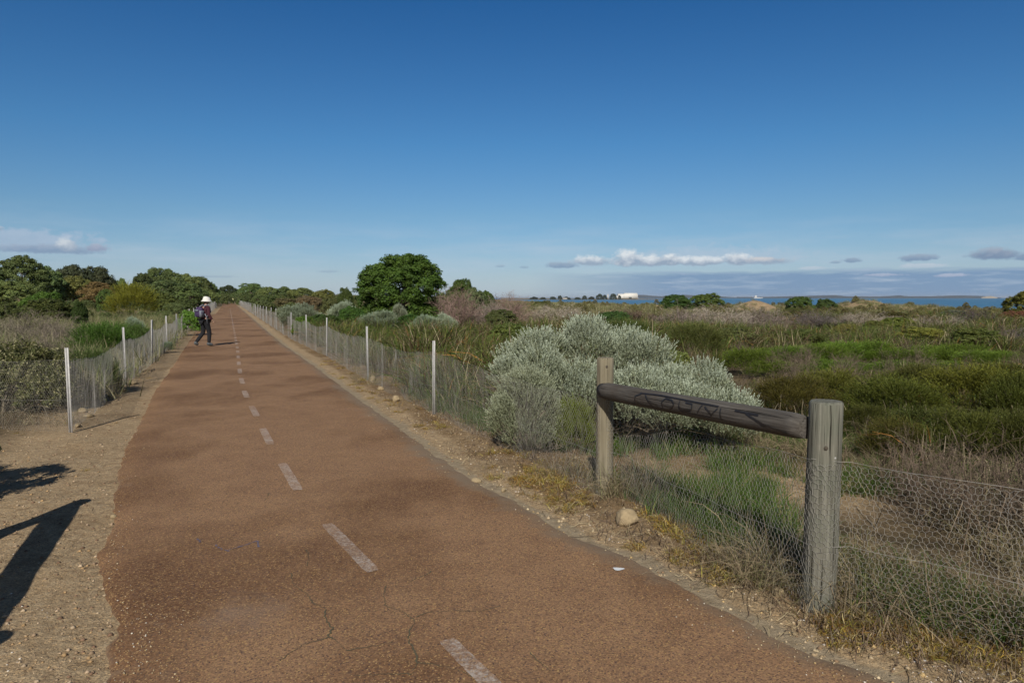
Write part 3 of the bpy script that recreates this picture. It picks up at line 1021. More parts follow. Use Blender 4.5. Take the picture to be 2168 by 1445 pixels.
proto('silver', 2, lambda i: silver_shoots(np.random.default_rng(140 + i), [(0, 0, .38, .40, .40, .42)] + rl(np.random.default_rng(150 + i), 8, .5, 1.0, .1, (.14, .22)), 1500, (.06, .14), 12, .026).mesh('silver_crown'))

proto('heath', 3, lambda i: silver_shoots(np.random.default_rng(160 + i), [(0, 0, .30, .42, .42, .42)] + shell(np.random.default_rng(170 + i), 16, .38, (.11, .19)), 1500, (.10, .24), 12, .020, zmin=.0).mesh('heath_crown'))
PMAT['heath'] = M_LEAF

# tints (object colour x leaf variation)
DK = (.085, .135, .032); GUM = (.100, .138, .050); GUM2 = (.140, .175, .062); OLV = (.21, .22, .07); YEL = (.30, .30, .045)
BRI = (.19, .30, .045); RUST = (.23, .16, .075); GRY = (.32, .265, .235); GRY2 = (.38, .325, .28); PUR = (.27, .185, .165); SIL = (.36, .42, .34); SIL2 = (.30, .37, .29)
BRK = (.16, .13, .10)


def gz(x, y): return float(terrain(np.array([x]), np.array([y]))[0])


cnt = {}


def plant(kind, px, top, wpx, D, tint, name, label, cat, group=None, trunk=None, dep=.9, sink=0.0):
    if isinstance(tint, tuple) and max(tint) < .2 and kind != 'dense': tint = tuple(min(.5, c * 1.45) for c in tint)
    x = (px - 1084) / F * D / (math.cos(PITCH)) * 1.0
    x, _, zt = PD(px, top, D)
    g = gz(x, D) - sink
    w = wpx * D / F; h = max(zt - g, .25)
    i = cnt.get(kind, 0); cnt[kind] = i + 1
    me = PROTO[kind][i % len(PROTO[kind])]
    rz = (i * 2.399) % 6.283
    if kind == 'gum': w *= 1.25
    if kind == 'brush': w *= 1.3
    t = thing(name, label, cat, (x, D, g), 0, (1, 1, 1), group)
    part = 'twigs' if kind == 'brush' else 'crown'
    o = link(part, me, PMAT[kind], t, color=tint)
    # rotate first, then stretch: keep the rotation inside the scale by scaling the parent-free axes evenly
    o.rotation_euler = (0, 0, rz); o.scale = (w * .97, w * .97 * (dep / .9), h)
    if trunk:
        tr = link('trunk' if trunk == 'trunk' else 'stems', PROTO[trunk][i % 2], M_BARK, t, color=BRK)
        tr.rotation_euler = (0, 0, rz); tr.scale = (w, w, h)
    return t


# ------------------------------------------------------------------ trees and shrubs, right of the path
plant('dense', 850, 531, 222, 40, (.078, .132, .024), 'round_tree', 'big dense round dark green tree, tallest right of the path', 'tree', None, 'trunk', sink=.1)
plant('dense', 732, 607, 42, 46, DK, 'dark_shrub', 'small dark green shrub just left of the big round tree', 'shrub')
plant('dense', 975, 587, 74, 45, DK, 'dark_tree', 'dark green tree tucked behind the right flank of the big round tree', 'tree', None, 'trunk')
plant('brush', 968, 600, 84, 37, PUR, 'dead_bush', 'tall purplish brown dead bush against the right side of the round tree', 'bush')
plant('gum', 1002, 606, 50, 42, (.11, .15, .07), 'grey_green_shrub', 'soft grey-green shrub between the purplish dead bush and a dark shrub', 'shrub')
plant('dense', 1030, 614, 46, 48, DK, 'dark_shrub', 'small dark green shrub right of the soft grey-green shrub', 'shrub')
plant('brush', 1078, 618, 80, 46, PUR, 'dead_bush', 'low mauve leafless bush on the skyline left of the headland', 'bush')
plant('brush', 1035, 628, 60, 40, GRY, 'dead_bush', 'grey leafless bush in front of the small dark shrub', 'bush')
plant('silver', 632, 640, 92, 30, SIL2, 'silver_shrub', 'wide grey-silver shrub standing over the right-hand fence line', 'shrub')
plant('silver', 722, 634, 62, 32, SIL, 'silver_shrub', 'silver shrub in front of the small dark shrub, tips catching the sun', 'shrub')
plant('bushy', 745, 646, 72, 31, (.05, .10, .02), 'green_shrub', 'deep green leafy shrub among silver foliage before the round tree', 'shrub')
plant('silver', 800, 655, 90, 30, SIL2, 'silver_shrub', 'low silver shrub under the left side of the round tree', 'shrub')
plant('bushy', 690, 662, 90, 29, (.05, .095, .025), 'green_shrub', 'low dark green shrub between two silver shrubs by the fence', 'shrub')
plant('silver', 848, 640, 40, 33, SIL, 'silver_shrub', 'small pale silver shrub in front of the round tree trunk', 'shrub')
plant('bushy', 860, 660, 100, 31, (.045, .09, .02), 'green_shrub', 'dark green shrub at the foot of the round tree', 'shrub')
plant('silver', 900, 664, 60, 29, SIL2, 'silver_shrub', 'silver shrub between the round tree and the purplish dead bush', 'shrub')
plant('silver', 945, 660, 46, 29, SIL, 'silver_shrub', 'pale silver shrub below the purplish dead bush', 'shrub')
plant('bushy', 646, 664, 66, 27, (.085, .15, .025), 'creeper_shrub', 'bright green shrub leaning on the right-hand fence', 'shrub')
# low woodland right of the path end
for px, top, w, D, t, lab in [
        (531, 599, 60, 215, GUM, 'domed grey-green tree just right of the path end'),
        (570, 607, 50, 190, GUM2, 'low tree right of the domed tree beyond the fence end'),
        (600, 606, 44, 180, GUM, 'second low tree right of the domed tree on the skyline'),
        (640, 608, 60, 150, GUM2, 'olive rounded tree on the skyline halfway to the round tree'),
        (685, 611, 56, 130, OLV, 'pale olive shrub-tree left of the small dark shrub'),
        (560, 622, 70, 110, GUM, 'dark low tree above the far fence posts')]:
    plant('gum' if D > 140 else 'bushy', px, top, w, D, t, 'scrub_tree', lab, 'tree', 'low trees right of the path end', 'trunk')
for px, top, w, D, t, lab in [
        (560, 632, 60, 70, (.10, .12, .05), 'low olive shrub nearest the far fence posts'),
        (600, 627, 70, 75, (.13, .12, .06), 'tawny olive shrub right of the far fence posts'),
        (655, 624, 80, 70, (.16, .13, .075), 'brownish low shrub below the skyline trees'),
        (700, 628, 50, 60, (.11, .13, .05), 'olive low shrub left of the silver shrub'),
        (610, 636, 60, 48, (.10, .13, .045), 'green shrub directly behind the wide grey-silver shrub')]:
    plant('bushy', px, top, w, D, t, 'low_shrub', lab, 'shrub', 'low shrubs beside the far fence')
# right field
plant('bushy', 1432, 619, 76, 75, (.050, .085, .022), 'dark_shrub', 'left half of the dark green thicket on the skyline right of the white building', 'shrub')
plant('bushy', 1498, 619, 84, 77, (.085, .115, .028), 'green_shrub', 'lighter green right half of the skyline thicket right of the white building', 'shrub')
plant('bushy', 1694, 625, 74, 68, (.07, .115, .03), 'dark_shrub', 'round dark green shrub below the left end of the far island', 'shrub')
plant('bushy', 1750, 629, 52, 70, (.06, .10, .03), 'dark_shrub', 'smaller round dark green shrub before the tallest grassy dune', 'shrub')
for px, top, w, D, t, lab in [
        (1440, 646, 96, 34, GRY, 'grey leafless bush in front of the left skyline thicket'),
        (1520, 640, 120, 36, GRY2, 'broad grey leafless bush in front of the right skyline thicket'),
        (1610, 648, 110, 38, GRY, 'grey leafless bush left of the round dark skyline shrub'),
        (1735, 652, 90, 36, (.2, .175, .17), 'bluish grey leafless bush under the round dark shrubs'),
        (1830, 656, 110, 36, GRY2, 'grey leafless bush in front of the tallest dune'),
        (1990, 664, 100, 30, GRY, 'dull brown-grey leafless bush left of the dark bare bush'),
        (2070, 650, 90, 34, (.11, .09, .09), 'dark purplish bare bush below the open water'),
        (2140, 690, 90, 22, (.20, .17, .17), 'ash grey tangled dead bush at the right edge of the photo'),
        (1330, 650, 90, 42, (.20, .15, .12), 'brown leafless bush behind the top of the big silver saltbush'),
        (1180, 640, 90, 50, GRY2, 'pale grey leafless bush below the headland trees')]:
    plant('brush', px, top, w, D, t, 'dead_bush', lab, 'bush', 'bare grey bushes across the right field')
for px, top, w, D, t, lab in [
        (1900, 668, 90, 30, (.13, .15, .035), 'yellow-green shrub right of centre in the far field'),
        (1950, 690, 110, 24, (.17, .17, .04), 'broad olive-yellow shrub above the bright green band'),
        (1850, 676, 60, 30, (.14, .16, .05), 'small yellow-green shrub beside the grey bush before the dune'),
        (1790, 682, 70, 27, (.16, .15, .05), 'dull yellow shrub above the left of the bright green band'),
        (1885, 658, 80, 46, (.10, .10, .035), 'dark olive shrub on the flank of the tallest dune'),
        (1690, 650, 70, 50, (.11, .12, .04), 'olive shrub below the round dark skyline shrub'),
        (1300, 655, 110, 30, (.055, .105, .03), 'deep green shrub beyond the peak of the big silver saltbush'),
        (1150, 636, 50, 70, (.12, .13, .05), 'small olive shrub on the dune left of the headland'),
        (1060, 650, 80, 36, (.10, .13, .05), 'dull green shrub right of the purplish dead bush'),
        (2020, 655, 60, 44, (.25, .28, .22), 'grey-silver shrub on the skyline before the open water')]:
    plant('bushy', px, top, w, D, t, 'field_shrub', lab, 'shrub', 'leafy shrubs across the right field')
plant('bushy', 2168, 612, 90, 40, (.13, .14, .03), 'autumn_shrub', 'tall olive-yellow shrub cut by the right edge of the photo', 'shrub', None, 'stems')
plant('bushy', 2150, 655, 70, 36, (.17, .08, .05), 'rusty_shrub', 'rust-brown shrub below the tall shrub at the right edge', 'shrub')

# yellow-green heath behind the near post
for px, top, w, D, t, lab in [
        (1900, 806, 190, 9.6, (.14, .16, .03), 'olive heath bush right of the near timber post'),
        (2060, 800, 200, 9.8, (.17, .18, .03), 'yellow-green heath bush, broadest at the right of the near post'),
        (2190, 812, 160, 9.0, (.13, .15, .03), 'olive heath bush cut by the right edge of the photo'),
        (1985, 880, 170, 8.0, (.10, .12, .028), 'low dark olive heath bush in front of the broad heath bush'),
        (2130, 890, 150, 7.8, (.12, .13, .03), 'low olive heath bush near the right edge, in front of the row'),
        (1680, 822, 150, 10.4, (.17, .16, .035), 'yellow heath bush showing just above the rail'),
        (1830, 868, 100, 8.6, (.12, .14, .03), 'small dark heath bush beside the top of the near post'),
        (1760, 800, 130, 11.5, (.16, .17, .035), 'heath bush behind the top of the near post'),
        (1960, 782, 150, 12.0, (.13, .13, .035), 'heath bush behind the row, below the bright green band'),
        (2110, 785, 150, 12.2, (.14, .15, .03), 'far heath bush at the right below the bright green band'),
        (1900, 896, 130, 7.4, (.15, .155, .035), 'low heath bush just above the netting right of the near post'),
        (2050, 880, 160, 7.2, (.13, .15, .032), 'full green heath bush closest to the netting'),
        (2190, 900, 150, 6.8, (.12, .14, .03), 'heath bush close to the netting at the right edge')]:
    plant('heath', px, top - 8 - (px * 7) % 19, w * 1.2, D, tuple(c * (.62 + .25 * ((px // 10) % 3) / 2) for c in t), 'heath_bush', lab, 'bush', 'heath bushes behind the near post', dep=1.0)
plant('heath', 1212, 846, 110, 7.5, (.15, .19, .03), 'low_green_bush', 'low yellow-green bush under the left side of the silver saltbush', 'bush')

for px, top, w, D, t, lab in [
        (1080, 676, 110, 20, (.10, .13, .035), 'dark green bush rising from the reeds behind the nearest right pickets'),
        (1330, 676, 120, 19, (.085, .12, .032), 'dark green bush in the reeds right of the silver saltbush peak'),
        (1470, 684, 130, 18, (.11, .13, .04), 'olive bush in the reeds left of the bright green band'),
        (1560, 690, 120, 21, (.10, .115, .04), 'dark olive bush above the left end of the bright green band'),
        (1700, 694, 130, 22, (.095, .12, .035), 'dark olive bush above the middle of the bright green band'),
        (2060, 690, 140, 21, (.10, .125, .035), 'dark olive bush above the right end of the bright green band'),
        (920, 690, 110, 19, (.10, .125, .035), 'dark green bush in the reeds below the round tree'),
        (1420, 735, 110, 13.5, (.12, .135, .04), 'olive bush between the silver saltbush and the bright green band')]:
    plant('heath' if px % 20 else 'bushy', px, top, w, D, t, 'reed_bush', lab, 'bush', 'dark bushes among the reeds')

# bright green mounds
ORD = ['first', 'second', 'third', 'fourth', 'fifth', 'sixth', 'seventh', 'eighth', 'ninth', 'tenth', 'eleventh', 'twelfth', 'thirteenth', 'fourteenth', 'fifteenth']
for q_, (px, top, w, D) in enumerate([(1590, 738, 110, 15), (1670, 732, 120, 16.5), (1740, 728, 110, 17), (1790, 724, 120, 18), (1850, 722, 110, 18), (1915, 738, 120, 17), (1990, 738, 100, 18), (2040, 728, 110, 17.5), (2090, 742, 100, 16), (1560, 742, 90, 18.5), (1630, 736, 100, 18.8), (1700, 733, 100, 18.8), (1960, 733, 110, 18.8), (2130, 742, 100, 18), (2010, 765, 120, 14), (1900, 765, 130, 14), (1770, 762, 130, 14.5), (1640, 765, 110, 14), (2150, 775, 110, 13.5)]):
    plant('heath', px, top, w * 1.1, D, BRI, 'bright_green_mound', ('bright green mound, %s from the left in the middle row of the green band' % ORD[q_]) if q_ < 9 else ('bright green mound, %s from the left in the back row of the green band' % ORD[q_ - 9]) if q_ < 14 else ('bright green mound, %s from the right in the near row of the green band' % ORD[{14: 1, 15: 2, 16: 3, 17: 4, 18: 0}[q_]]), 'plant', 'bright green mounds in the right field', dep=1.1)

# ------------------------------------------------------------------ left of the path
for px, top, w, D, t, lab in [
        (-40, 560, 90, 70, GUM, 'tree cut by the left edge of the photo, beside the tallest left tree'),
        (42, 541, 96, 74, GUM, 'tallest grey-green tree on the left, its top above the rest'),
        (98, 562, 66, 76, GUM, 'darker tree joining the right side of the tallest left tree'),
        (152, 557, 84, 92, (.062, .075, .042), 'dark flat-topped tree under the left cloud'),
        (205, 563, 66, 94, (.070, .085, .045), 'rounded tree right of the dark flat-topped tree'),
        (160, 584, 80, 80, OLV, 'olive tree below the dark flat-topped tree'),
        (228, 590, 52, 96, GUM2, 'low tree at the right end of the first left group'),
        (257, 587, 26, 120, GUM, 'lone small tree in the gap left of the wooded rise'),
        (330, 566, 56, 120, GUM, 'highest tree on the wooded rise beyond the yellow bush'),
        (300, 578, 50, 110, (.075, .10, .035), 'tree at the left foot of the wooded rise'),
        (362, 568, 56, 125, GUM, 'tree just right of the highest one on the wooded rise'),
        (395, 577, 56, 130, GUM2, 'tree halfway down the slope of the wooded rise'),
        (425, 585, 50, 140, GUM, 'tree above the white hat on the wooded rise'),
        (440, 596, 44, 165, GUM, 'low tree left of the path end on the wooded rise'),
        (478, 603, 40, 256, (.062, .085, .04), 'last low tree of the rise, left of the path end'),
        (500, 612, 40, 262, (.060, .085, .038), 'tree closing the path end between the two slopes'),
        (350, 592, 90, 105, (.085, .115, .045), 'broad tree in front of the wooded rise'),
        (400, 600, 70, 105, GUM, 'dark tree behind the hiker, front of the wooded rise'),
        (432, 608, 56, 112, GUM2, 'pale olive tree directly behind the white hat'),
        (462, 614, 40, 252, GUM, 'small dark tree left of the far walkers')]:
    plant('gum', px, top, w, D, t, 'gum_tree', lab, 'tree', 'grey-green trees left of the path', 'trunk')
plant('gum', 205, 596, 70, 72, RUST, 'rusty_tree', 'rusty brown tree left of the yellow-green bush', 'tree', None, 'trunk')
plant('bushy', 30, 590, 110, 60, GUM2, 'olive_shrub', 'olive thicket below the tallest left tree', 'shrub')
plant('bushy', 90, 612, 96, 48, (.07, .12, .022), 'green_shrub', 'vivid dark green shrub below the dark left trees', 'shrub')
plant('bushy', 100, 625, 110, 42, (.075, .10, .03), 'green_shrub', 'broad green shrub in front of the vivid dark green shrub', 'shrub')
plant('bushy', 10, 640, 80, 40, (.085, .105, .035), 'green_shrub', 'olive-green shrub at the left edge below the trees', 'shrub')
plant('heath', 275, 600, 112, 55, YEL, 'yellow_bush', 'big rounded yellow-green bush in front of the wooded rise', 'bush')
plant('bushy', 224, 608, 46, 58, (.07, .11, .03), 'green_shrub', 'dark green shrub against the left side of the yellow-green bush', 'shrub')
plant('bushy', 350, 616, 66, 60, (.095, .12, .035), 'green_shrub', 'green shrub right of the yellow-green bush', 'shrub')
plant('bushy', 392, 628, 60, 60, (.075, .10, .035), 'green_shrub', 'low green shrub left of the white hat', 'shrub')
plant('dense', 168, 636, 36, 34, (.05, .085, .018), 'conical_shrub', 'small upright dark green shrub in the pale left grass', 'shrub')
plant('fine', 365, 640, 70, 34, (.12, .15, .06), 'tall_herb', 'grey-green wispy bush in the left field behind the fence', 'bush')
plant('bushy', 400, 655, 60, 30, (.10, .18, .03), 'bright_shrub', 'bright green low shrub left of the hiker', 'shrub')
for px, top, w, D, t, lab in [
        (70, 655, 130, 22, (.205, .17, .14), 'grey-brown leafless bush left of the small upright shrub'),
        (130, 668, 90, 19, (.235, .20, .16), 'grey leafless bush right of the other two on the left'),
        (10, 664, 80, 19, (.17, .15, .11), 'leafless bush cut by the left edge of the photo'),
        (75, 690, 110, 15, (.205, .17, .14), 'low leafless bush behind the speckled bush by the left fence')]:
    plant('brush', px, top, w, D, t, 'dead_bush', lab, 'bush', 'leafless grey bushes on the left')
plant('heath', 212, 682, 150, 17, (.075, .14, .025), 'green_bush', 'fine-leaved green bush behind the second left fence post', 'bush')
plant('heath', 282, 686, 90, 19.5, (.09, .15, .035), 'green_bush', 'paler fine-leaved bush behind the third left fence post', 'bush')
plant('silver', 285, 668, 42, 24, SIL2, 'silver_shrub', 'small silver shrub in the left field', 'shrub')
plant('silver', 350, 722, 34, 20.5, SIL2, 'silver_shrub', 'tiny silver shrub at the foot of the left fence', 'shrub')
plant('heath', 190, 735, 110, 11.5, (.09, .13, .04), 'green_bush', 'low green bush just behind the left netting', 'bush')

# speckled bush by the first left picket, made of stiff shoots with cream tips
def speckled_bush():
    t = thing('speckled_bush', 'dense bush with cream-tipped leaves beside the nearest left fence post', 'bush', (-6.95, 9.95, gz(-6.95, 9.95)))
    lobes = [(0, 0, .42, .75, .6, .5), (-.8, -.1, .42, .8, .6, .52), (.45, -.1, .25, .36, .4, .36), (-1.7, 0, .4, .8, .7, .55)]
    V, Fa, C = crown(301, lobes, 900, .11, 60, .036, up=.8, var=.2, aspect=.5)
    tip = np.repeat(np.random.default_rng(3).random(len(V) // 4) < .16, 4)
    C = C * np.array([.115, .13, .05]); C[tip] = np.array([.42, .40, .22])
    link('crown', make_mesh('speckled_crown', V, Fa, C), M_LEAF, t)
    tw = twig_mesh('stems', 302, 40, 120, 100, .009, .9)
    o = link('stems', tw, M_DRY, t, color=(.22, .19, .14)); o.scale = (1.3, 1.0, .7)
    # shrub standing outside the left edge whose shadow falls on the verge
    t = thing('verge_shrub', 'grey-green shrub at the left edge casting its shadow on the verge', 'shrub', (-4.66, 5.0, gz(-4.66, 5.0)))
    V, Fa, C = crown(305, [(0, 0, .45, .5, .6, .45), (.2, .35, .5, .42, .4, .32), (-.5, .2, .5, .5, .5, .5)], 420, .09, 50, .035, up=.6)
    link('crown', make_mesh('verge_crown', V, Fa, C), M_LEAF, t, color=(.10, .11, .06))
    tw = twig_mesh('stems', 306, 40, 200, 500, .007, .75)
    link('stems', tw, M_DRY, t, color=(.2, .17, .15))


speckled_bush()


# big silver saltbush
def saltbushes():
    t = thing('silver_saltbush', 'big mounded silver-green saltbush behind the timber rail', 'shrub', (1.2, 8.4, -.05))
    lob = [(.36, 8.5, .72, .58, .6, .50), (.92, 8.7, .78, .40, .45, .60), (1.5, 8.6, .62, .5, .5, .58), (2.02, 8.25, .42, .55, .55, .50),
           (2.42, 8.05, .24, .36, .42, .38), (.80, 8.15, .46, .42, .38, .38), (1.45, 8.1, .35, .55, .45, .5), (1.9, 7.9, .25, .5, .4, .4)]
    lob = [(a - 1.2, b - 8.4, c, d, e, f) for a, b, c, d, e, f in lob]
    rr_ = np.random.default_rng(77); big = lob; lob = []
    for q in big:                                          # each mound breaks up into heads with gaps between
        for _ in range(6):
            d = unit(rr_.normal(size=3)); d[2] = abs(d[2]) * .9 - .12; d[1] = -abs(d[1]) if rr_.random() < .7 else d[1]
            f = rr_.uniform(.19, .29)
            lob.append((q[0] + d[0] * (q[3] - f * .75), q[1] + d[1] * (q[4] - f * .75), max(q[2] + d[2] * (q[5] - f * .75), .15), f, f, f * .95))
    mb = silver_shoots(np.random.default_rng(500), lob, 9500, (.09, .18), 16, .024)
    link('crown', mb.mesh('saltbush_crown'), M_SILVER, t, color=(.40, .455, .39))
    tw = twig_mesh('stems', 503, 60, 500, 700, .010, 1.0)
    o = link('stems', tw, M_DRY, t, color=(.15, .12, .09)); o.scale = (1.3, .7, .95)
    t = thing('silver_saltbush', 'smaller silver saltbush growing through the netting left of the far post', 'shrub', (.14, 7.5, -.03))
    lob = [(0, 0, .42, .27, .28, .41), (-.16, -.05, .28, .20, .22, .30), (.17, 0, .34, .19, .22, .33), (.03, -.08, .16, .26, .26, .22), (.08, .02, .62, .17, .18, .19)]
    mb = silver_shoots(np.random.default_rng(501), lob, 2600, (.07, .15), 15, .019)
    link('crown', mb.mesh('saltbush_crown'), M_SILVER, t, color=(.34, .375, .295))
    tw = twig_mesh('stems', 504, 40, 300, 700, .010, .6)
    o = link('stems', tw, M_DRY, t, color=(.2, .165, .13)); o.scale = (.75, .6, .7)


saltbushes()


# ------------------------------------------------------------------ ground cover scattered as single "stuff" objects
def scatter(name, protos, mat, pts, scl, kindlabel=None, color=None, tilt=.15, zoff=0.0):
    """one stuff object: points carrying instances of the plant meshes through geometry nodes"""
    n = len(pts)
    rng = np.random.default_rng(len(name) * 31 + n)
    z = terrain(pts[:, 0], pts[:, 1]) + zoff
    me = bpy.data.meshes.new(name)
    me.vertices.add(n); me.vertices.foreach_set('co', np.c_[pts, z].astype(np.float32).ravel())
    a = me.attributes.new('rot', 'FLOAT_VECTOR', 'POINT')
    a.data.foreach_set('vector', np.c_[rng.normal(size=(n, 2)) * tilt, rng.uniform(0, 6.28, n)].astype(np.float32).ravel())
    a = me.attributes.new('siz', 'FLOAT', 'POINT'); a.data.foreach_set('value', np.asarray(scl, np.float32))
    a = me.attributes.new('pick', 'INT', 'POINT'); a.data.foreach_set('value', rng.integers(0, len(protos), n).astype(np.int32))
    o = bpy.data.objects.new(name, me); COL.objects.link(o)
    c = bpy.data.collections.new(name + '_kinds')
    for i, p in enumerate(protos):
        q = bpy.data.objects.new('%s_kind_%02d' % (name, i), p)
        if not p.materials: p.materials.append(mat)
        if color is not None: q.color = tuple(color) + (1,)
        c.objects.link(q)
    g = bpy.data.node_groups.new(name + '_scatter', 'GeometryNodeTree')
    g.interface.new_socket('Geometry', in_out='INPUT', socket_type='NodeSocketGeometry')
    g.interface.new_socket('Geometry', in_out='OUTPUT', socket_type='NodeSocketGeometry')
    N, L = g.nodes, g.links
    gi, go = N.new('NodeGroupInput'), N.new('NodeGroupOutput')
    ci = N.new('GeometryNodeCollectionInfo'); ci.inputs['Collection'].default_value = c
    ci.inputs['Separate Children'].default_value = True; ci.inputs['Reset Children'].default_value = True
    ip = N.new('GeometryNodeInstanceOnPoints')
    m2p = N.new('GeometryNodeMeshToPoints')
    L.new(gi.outputs[0], m2p.inputs['Mesh']); L.new(m2p.outputs[0], ip.inputs['Points'])
    L.new(ci.outputs[0], ip.inputs['Instance']); ip.inputs['Pick Instance'].default_value = True

    def na(nm, ty):
        k = N.new('GeometryNodeInputNamedAttribute'); k.data_type = ty; k.inputs[0].default_value = nm
        return k.outputs[0]
    L.new(na('pick', 'INT'), ip.inputs['Instance Index'])
    e = N.new('FunctionNodeEulerToRotation'); L.new(na('rot', 'FLOAT_VECTOR'), e.inputs[0]); L.new(e.outputs[0], ip.inputs['Rotation'])
    L.new(na('siz', 'FLOAT'), ip.inputs['Scale'])
    L.new(ip.outputs[0], go.inputs[0])
    md = o.modifiers.new('scatter', 'NODES'); md.node_group = g
    tag(o, kind='stuff')
    return o


def region(n, f, dmin, dmax, amin=-.95, amax=1.0, seed=0, power=1.0):
    """n points in a wedge ahead, density falling with distance, kept where f(x,y) holds"""
    rng = np.random.default_rng(900 + seed)
    D = dmin * (dmax / dmin) ** (rng.random(n) ** power)
    u = rng.uniform(amin, amax, n)
    x = u * (D + 2.5)
    m = f(x, D) & (rng.random(n) < 1)
    return np.stack([x[m], D[m]], 1)


def pxof(x, y): return 1084 + F * x / y


SEDGE = [(3, (.075, .10, .027)), (1.5, (.17, .18, .045)), (3.5, (.14, .095, .055)), (1.3, (.38, .32, .21)), (3, (.075, .050, .030)), (.3, (.38, .18, .05))]
SEDGEG = [(5, (.075, .115, .026)), (2, (.15, .185, .04)), (1.6, (.13, .095, .055)), (.8, (.34, .29, .18)), (.2, (.33, .15, .04))]
STRAW = [(3, (.30, .245, .16)), (2, (.22, .175, .11)), (1, (.16, .16, .07))]
GREEN = [(4, (.075, .14, .025)), (2, (.11, .17, .04)), (1, (.22, .20, .09))]
PALE = [(3, (.20, .20, .10)), (2, (.145, .17, .06)), (2, (.29, .26, .16))]
ORANGE = [(3, (.33, .20, .045)), (2, (.26, .22, .05)), (2, (.42, .33, .17)), (1.5, (.16, .10, .04))]
T_sedge = [tuft_mesh('sedge', 600 + i, 80, .85, .36, .017, SEDGE if i % 2 else SEDGEG, lean=.75, curl=.7) for i in range(6)]
T_sedgeg = [tuft_mesh('green_sedge', 610 + i, 80, .85, .40, .014, SEDGEG, lean=.7, curl=.6) for i in range(4)]
T_sedgef = [tuft_mesh('far_sedge', 620 + i, 90, .9, .9, .030, SEDGE if i % 2 else SEDGEG, k=4, lean=.8, curl=.6) for i in range(5)]
T_straw = [tuft_mesh('dry_grass', 630 + i, 60, .32, .18, .0035, STRAW, lean=.9, curl=.8) for i in range(5)]
T_green = [tuft_mesh('grass', 640 + i, 70, .22, .20, .005, GREEN, k=4, lean=.6, curl=.5) for i in range(4)]
T_pale = [tuft_mesh('field_grass', 650 + i, 90, .55, .6, .014, PALE, k=4, lean=.6, curl=.5) for i in range(5)]
T_palef = [tuft_mesh('dune_grass', 660 + i, 80, .9, 1.4, .05, PALE, k=3, lean=.6, curl=.5) for i in range(4)]
T_orange = [tuft_mesh('moss_grass', 670 + i, 60, .05, .10, .0035, ORANGE, k=3, lean=1.4, curl=.6) for i in range(4)]
T_brush = [twig_mesh('low_brush', 680 + i, 22, 160, 380, .006, .6, (.17, .13, .10)) for i in range(4)]


def near_heath(x, y): return (pxof(x, y) > 1620) & (y > 6.2) & (y < 9.5)
def right_of_fence(x, y, m=.25): return x > xfr(y) + m
def left_of_fence(x, y, m=.25): return x < xfl(y) - m


def field_free(x, y):
    """ground left open around the saltbush and behind the rail"""
    return ~((x < 3.2) & (y < 7.4)) & ~(((x - 1.2) / 1.9) ** 2 + ((y - 8.2) / 1.1) ** 2 < 1)


def mk(n, f, d0, d1, seed, s=(.7, 1.2), **k):
    p = region(n, f, d0, d1, seed=seed, **k)
    return p, np.random.default_rng(seed).uniform(s[0], s[1], len(p))


# right field
def green_band(x, y):
    px = pxof(x, y)
    return (px > 1540 + 25 * (vnoise(x, y, 71) - .5)) & (y > 13.0 + 1.2 * vnoise(x / 2, y * 0, 72)) & (y < 19.5)


def clump(p, sc, a, b, seed):
    return (a + (b - a) * sst(.25, .75, vnoise(p[:, 0] * sc, p[:, 1] * sc, seed))) * np.random.default_rng(seed).uniform(.75, 1.2, len(p))


p, s = mk(8200, lambda x, y: right_of_fence(x, y, .5) & field_free(x, y) & ~green_band(x, y) & (vnoise(x / .9, y / .9, 21) > .36) & ((y > 9.8) | (x < 1.5) | ((y > 6.8) & (x > 3.4) & (vnoise(x * 1.6, y * 1.6, 78) > .55))), 7.0, 30, 1, (.6, 1.15), power=.7)
s = clump(p, .55, .5, 1.2, 73) * np.where((pxof(p[:, 0], p[:, 1]) > 1500) & (p[:, 1] < 14.5), .55, 1) * np.where((pxof(p[:, 0], p[:, 1]) > 1380) & (p[:, 1] > 18), .72, 1)
scatter('sedge', T_sedge, M_DRY, p, s)
p, s = mk(2600, lambda x, y: right_of_fence(x, y, .4) & field_free(x, y) & (vnoise(x / 4, y / 4, 22) > .48) & ~green_band(x, y) & (y > 10), 9, 34, 2, (.6, 1.1), power=.7)
scatter('green_sedge', T_sedgeg, M_DRY, p, s)
p, s = mk(4200, lambda x, y: right_of_fence(x, y, 1.0) & (vnoise(x / 3, y / 3, 74) > .33), 26, 85, 3, (.7, 1.25), power=.9)
s = clump(p, .22, .30, .72, 75)
scatter('far_sedge', T_sedgef, M_DRY, p, s)
p, s = mk(9500, lambda x, y: (x > -30) & right_of_fence(x, y, 3) & (terrain(x, y) > -2.5) & ((vnoise(x / 3, y / 4, 77) > .16) | (y > 112)), 58, 210, 4, (.35, .7), power=.9)
scatter('dune_grass', T_palef, M_DRY, p, s)
p, s = mk(7000, lambda x, y: right_of_fence(x, y, .15) & (((x - .9) / 1.3) ** 2 + ((y - 6.9) / .7) ** 2 > 1) & (vnoise(x * 1.1, y * 1.1, 24) > .50) & (y < 12), 2.2, 12, 5, (.6, 1.3))
scatter('grass', T_green, M_LEAF, p, s)
p, s = mk(5000, lambda x, y: (x > xfr(y) - .15) & (vnoise(x * .9, y * .9, 25) > .34) & ((y < 6.0) | (x > 2.5)) & (y < 10), 2.2, 12, 6, (.5, 1.5))
scatter('dry_grass', T_straw, M_DRY, p, s)
p, s = mk(900, lambda x, y: right_of_fence(x, y, .3) & (vnoise(x * .8, y * .8, 26) > .40) & field_free(x, y) & ~((pxof(x, y) > 1600) & (y > 6.2) & (y < 12)), 4, 30, 7, (.4, .8))
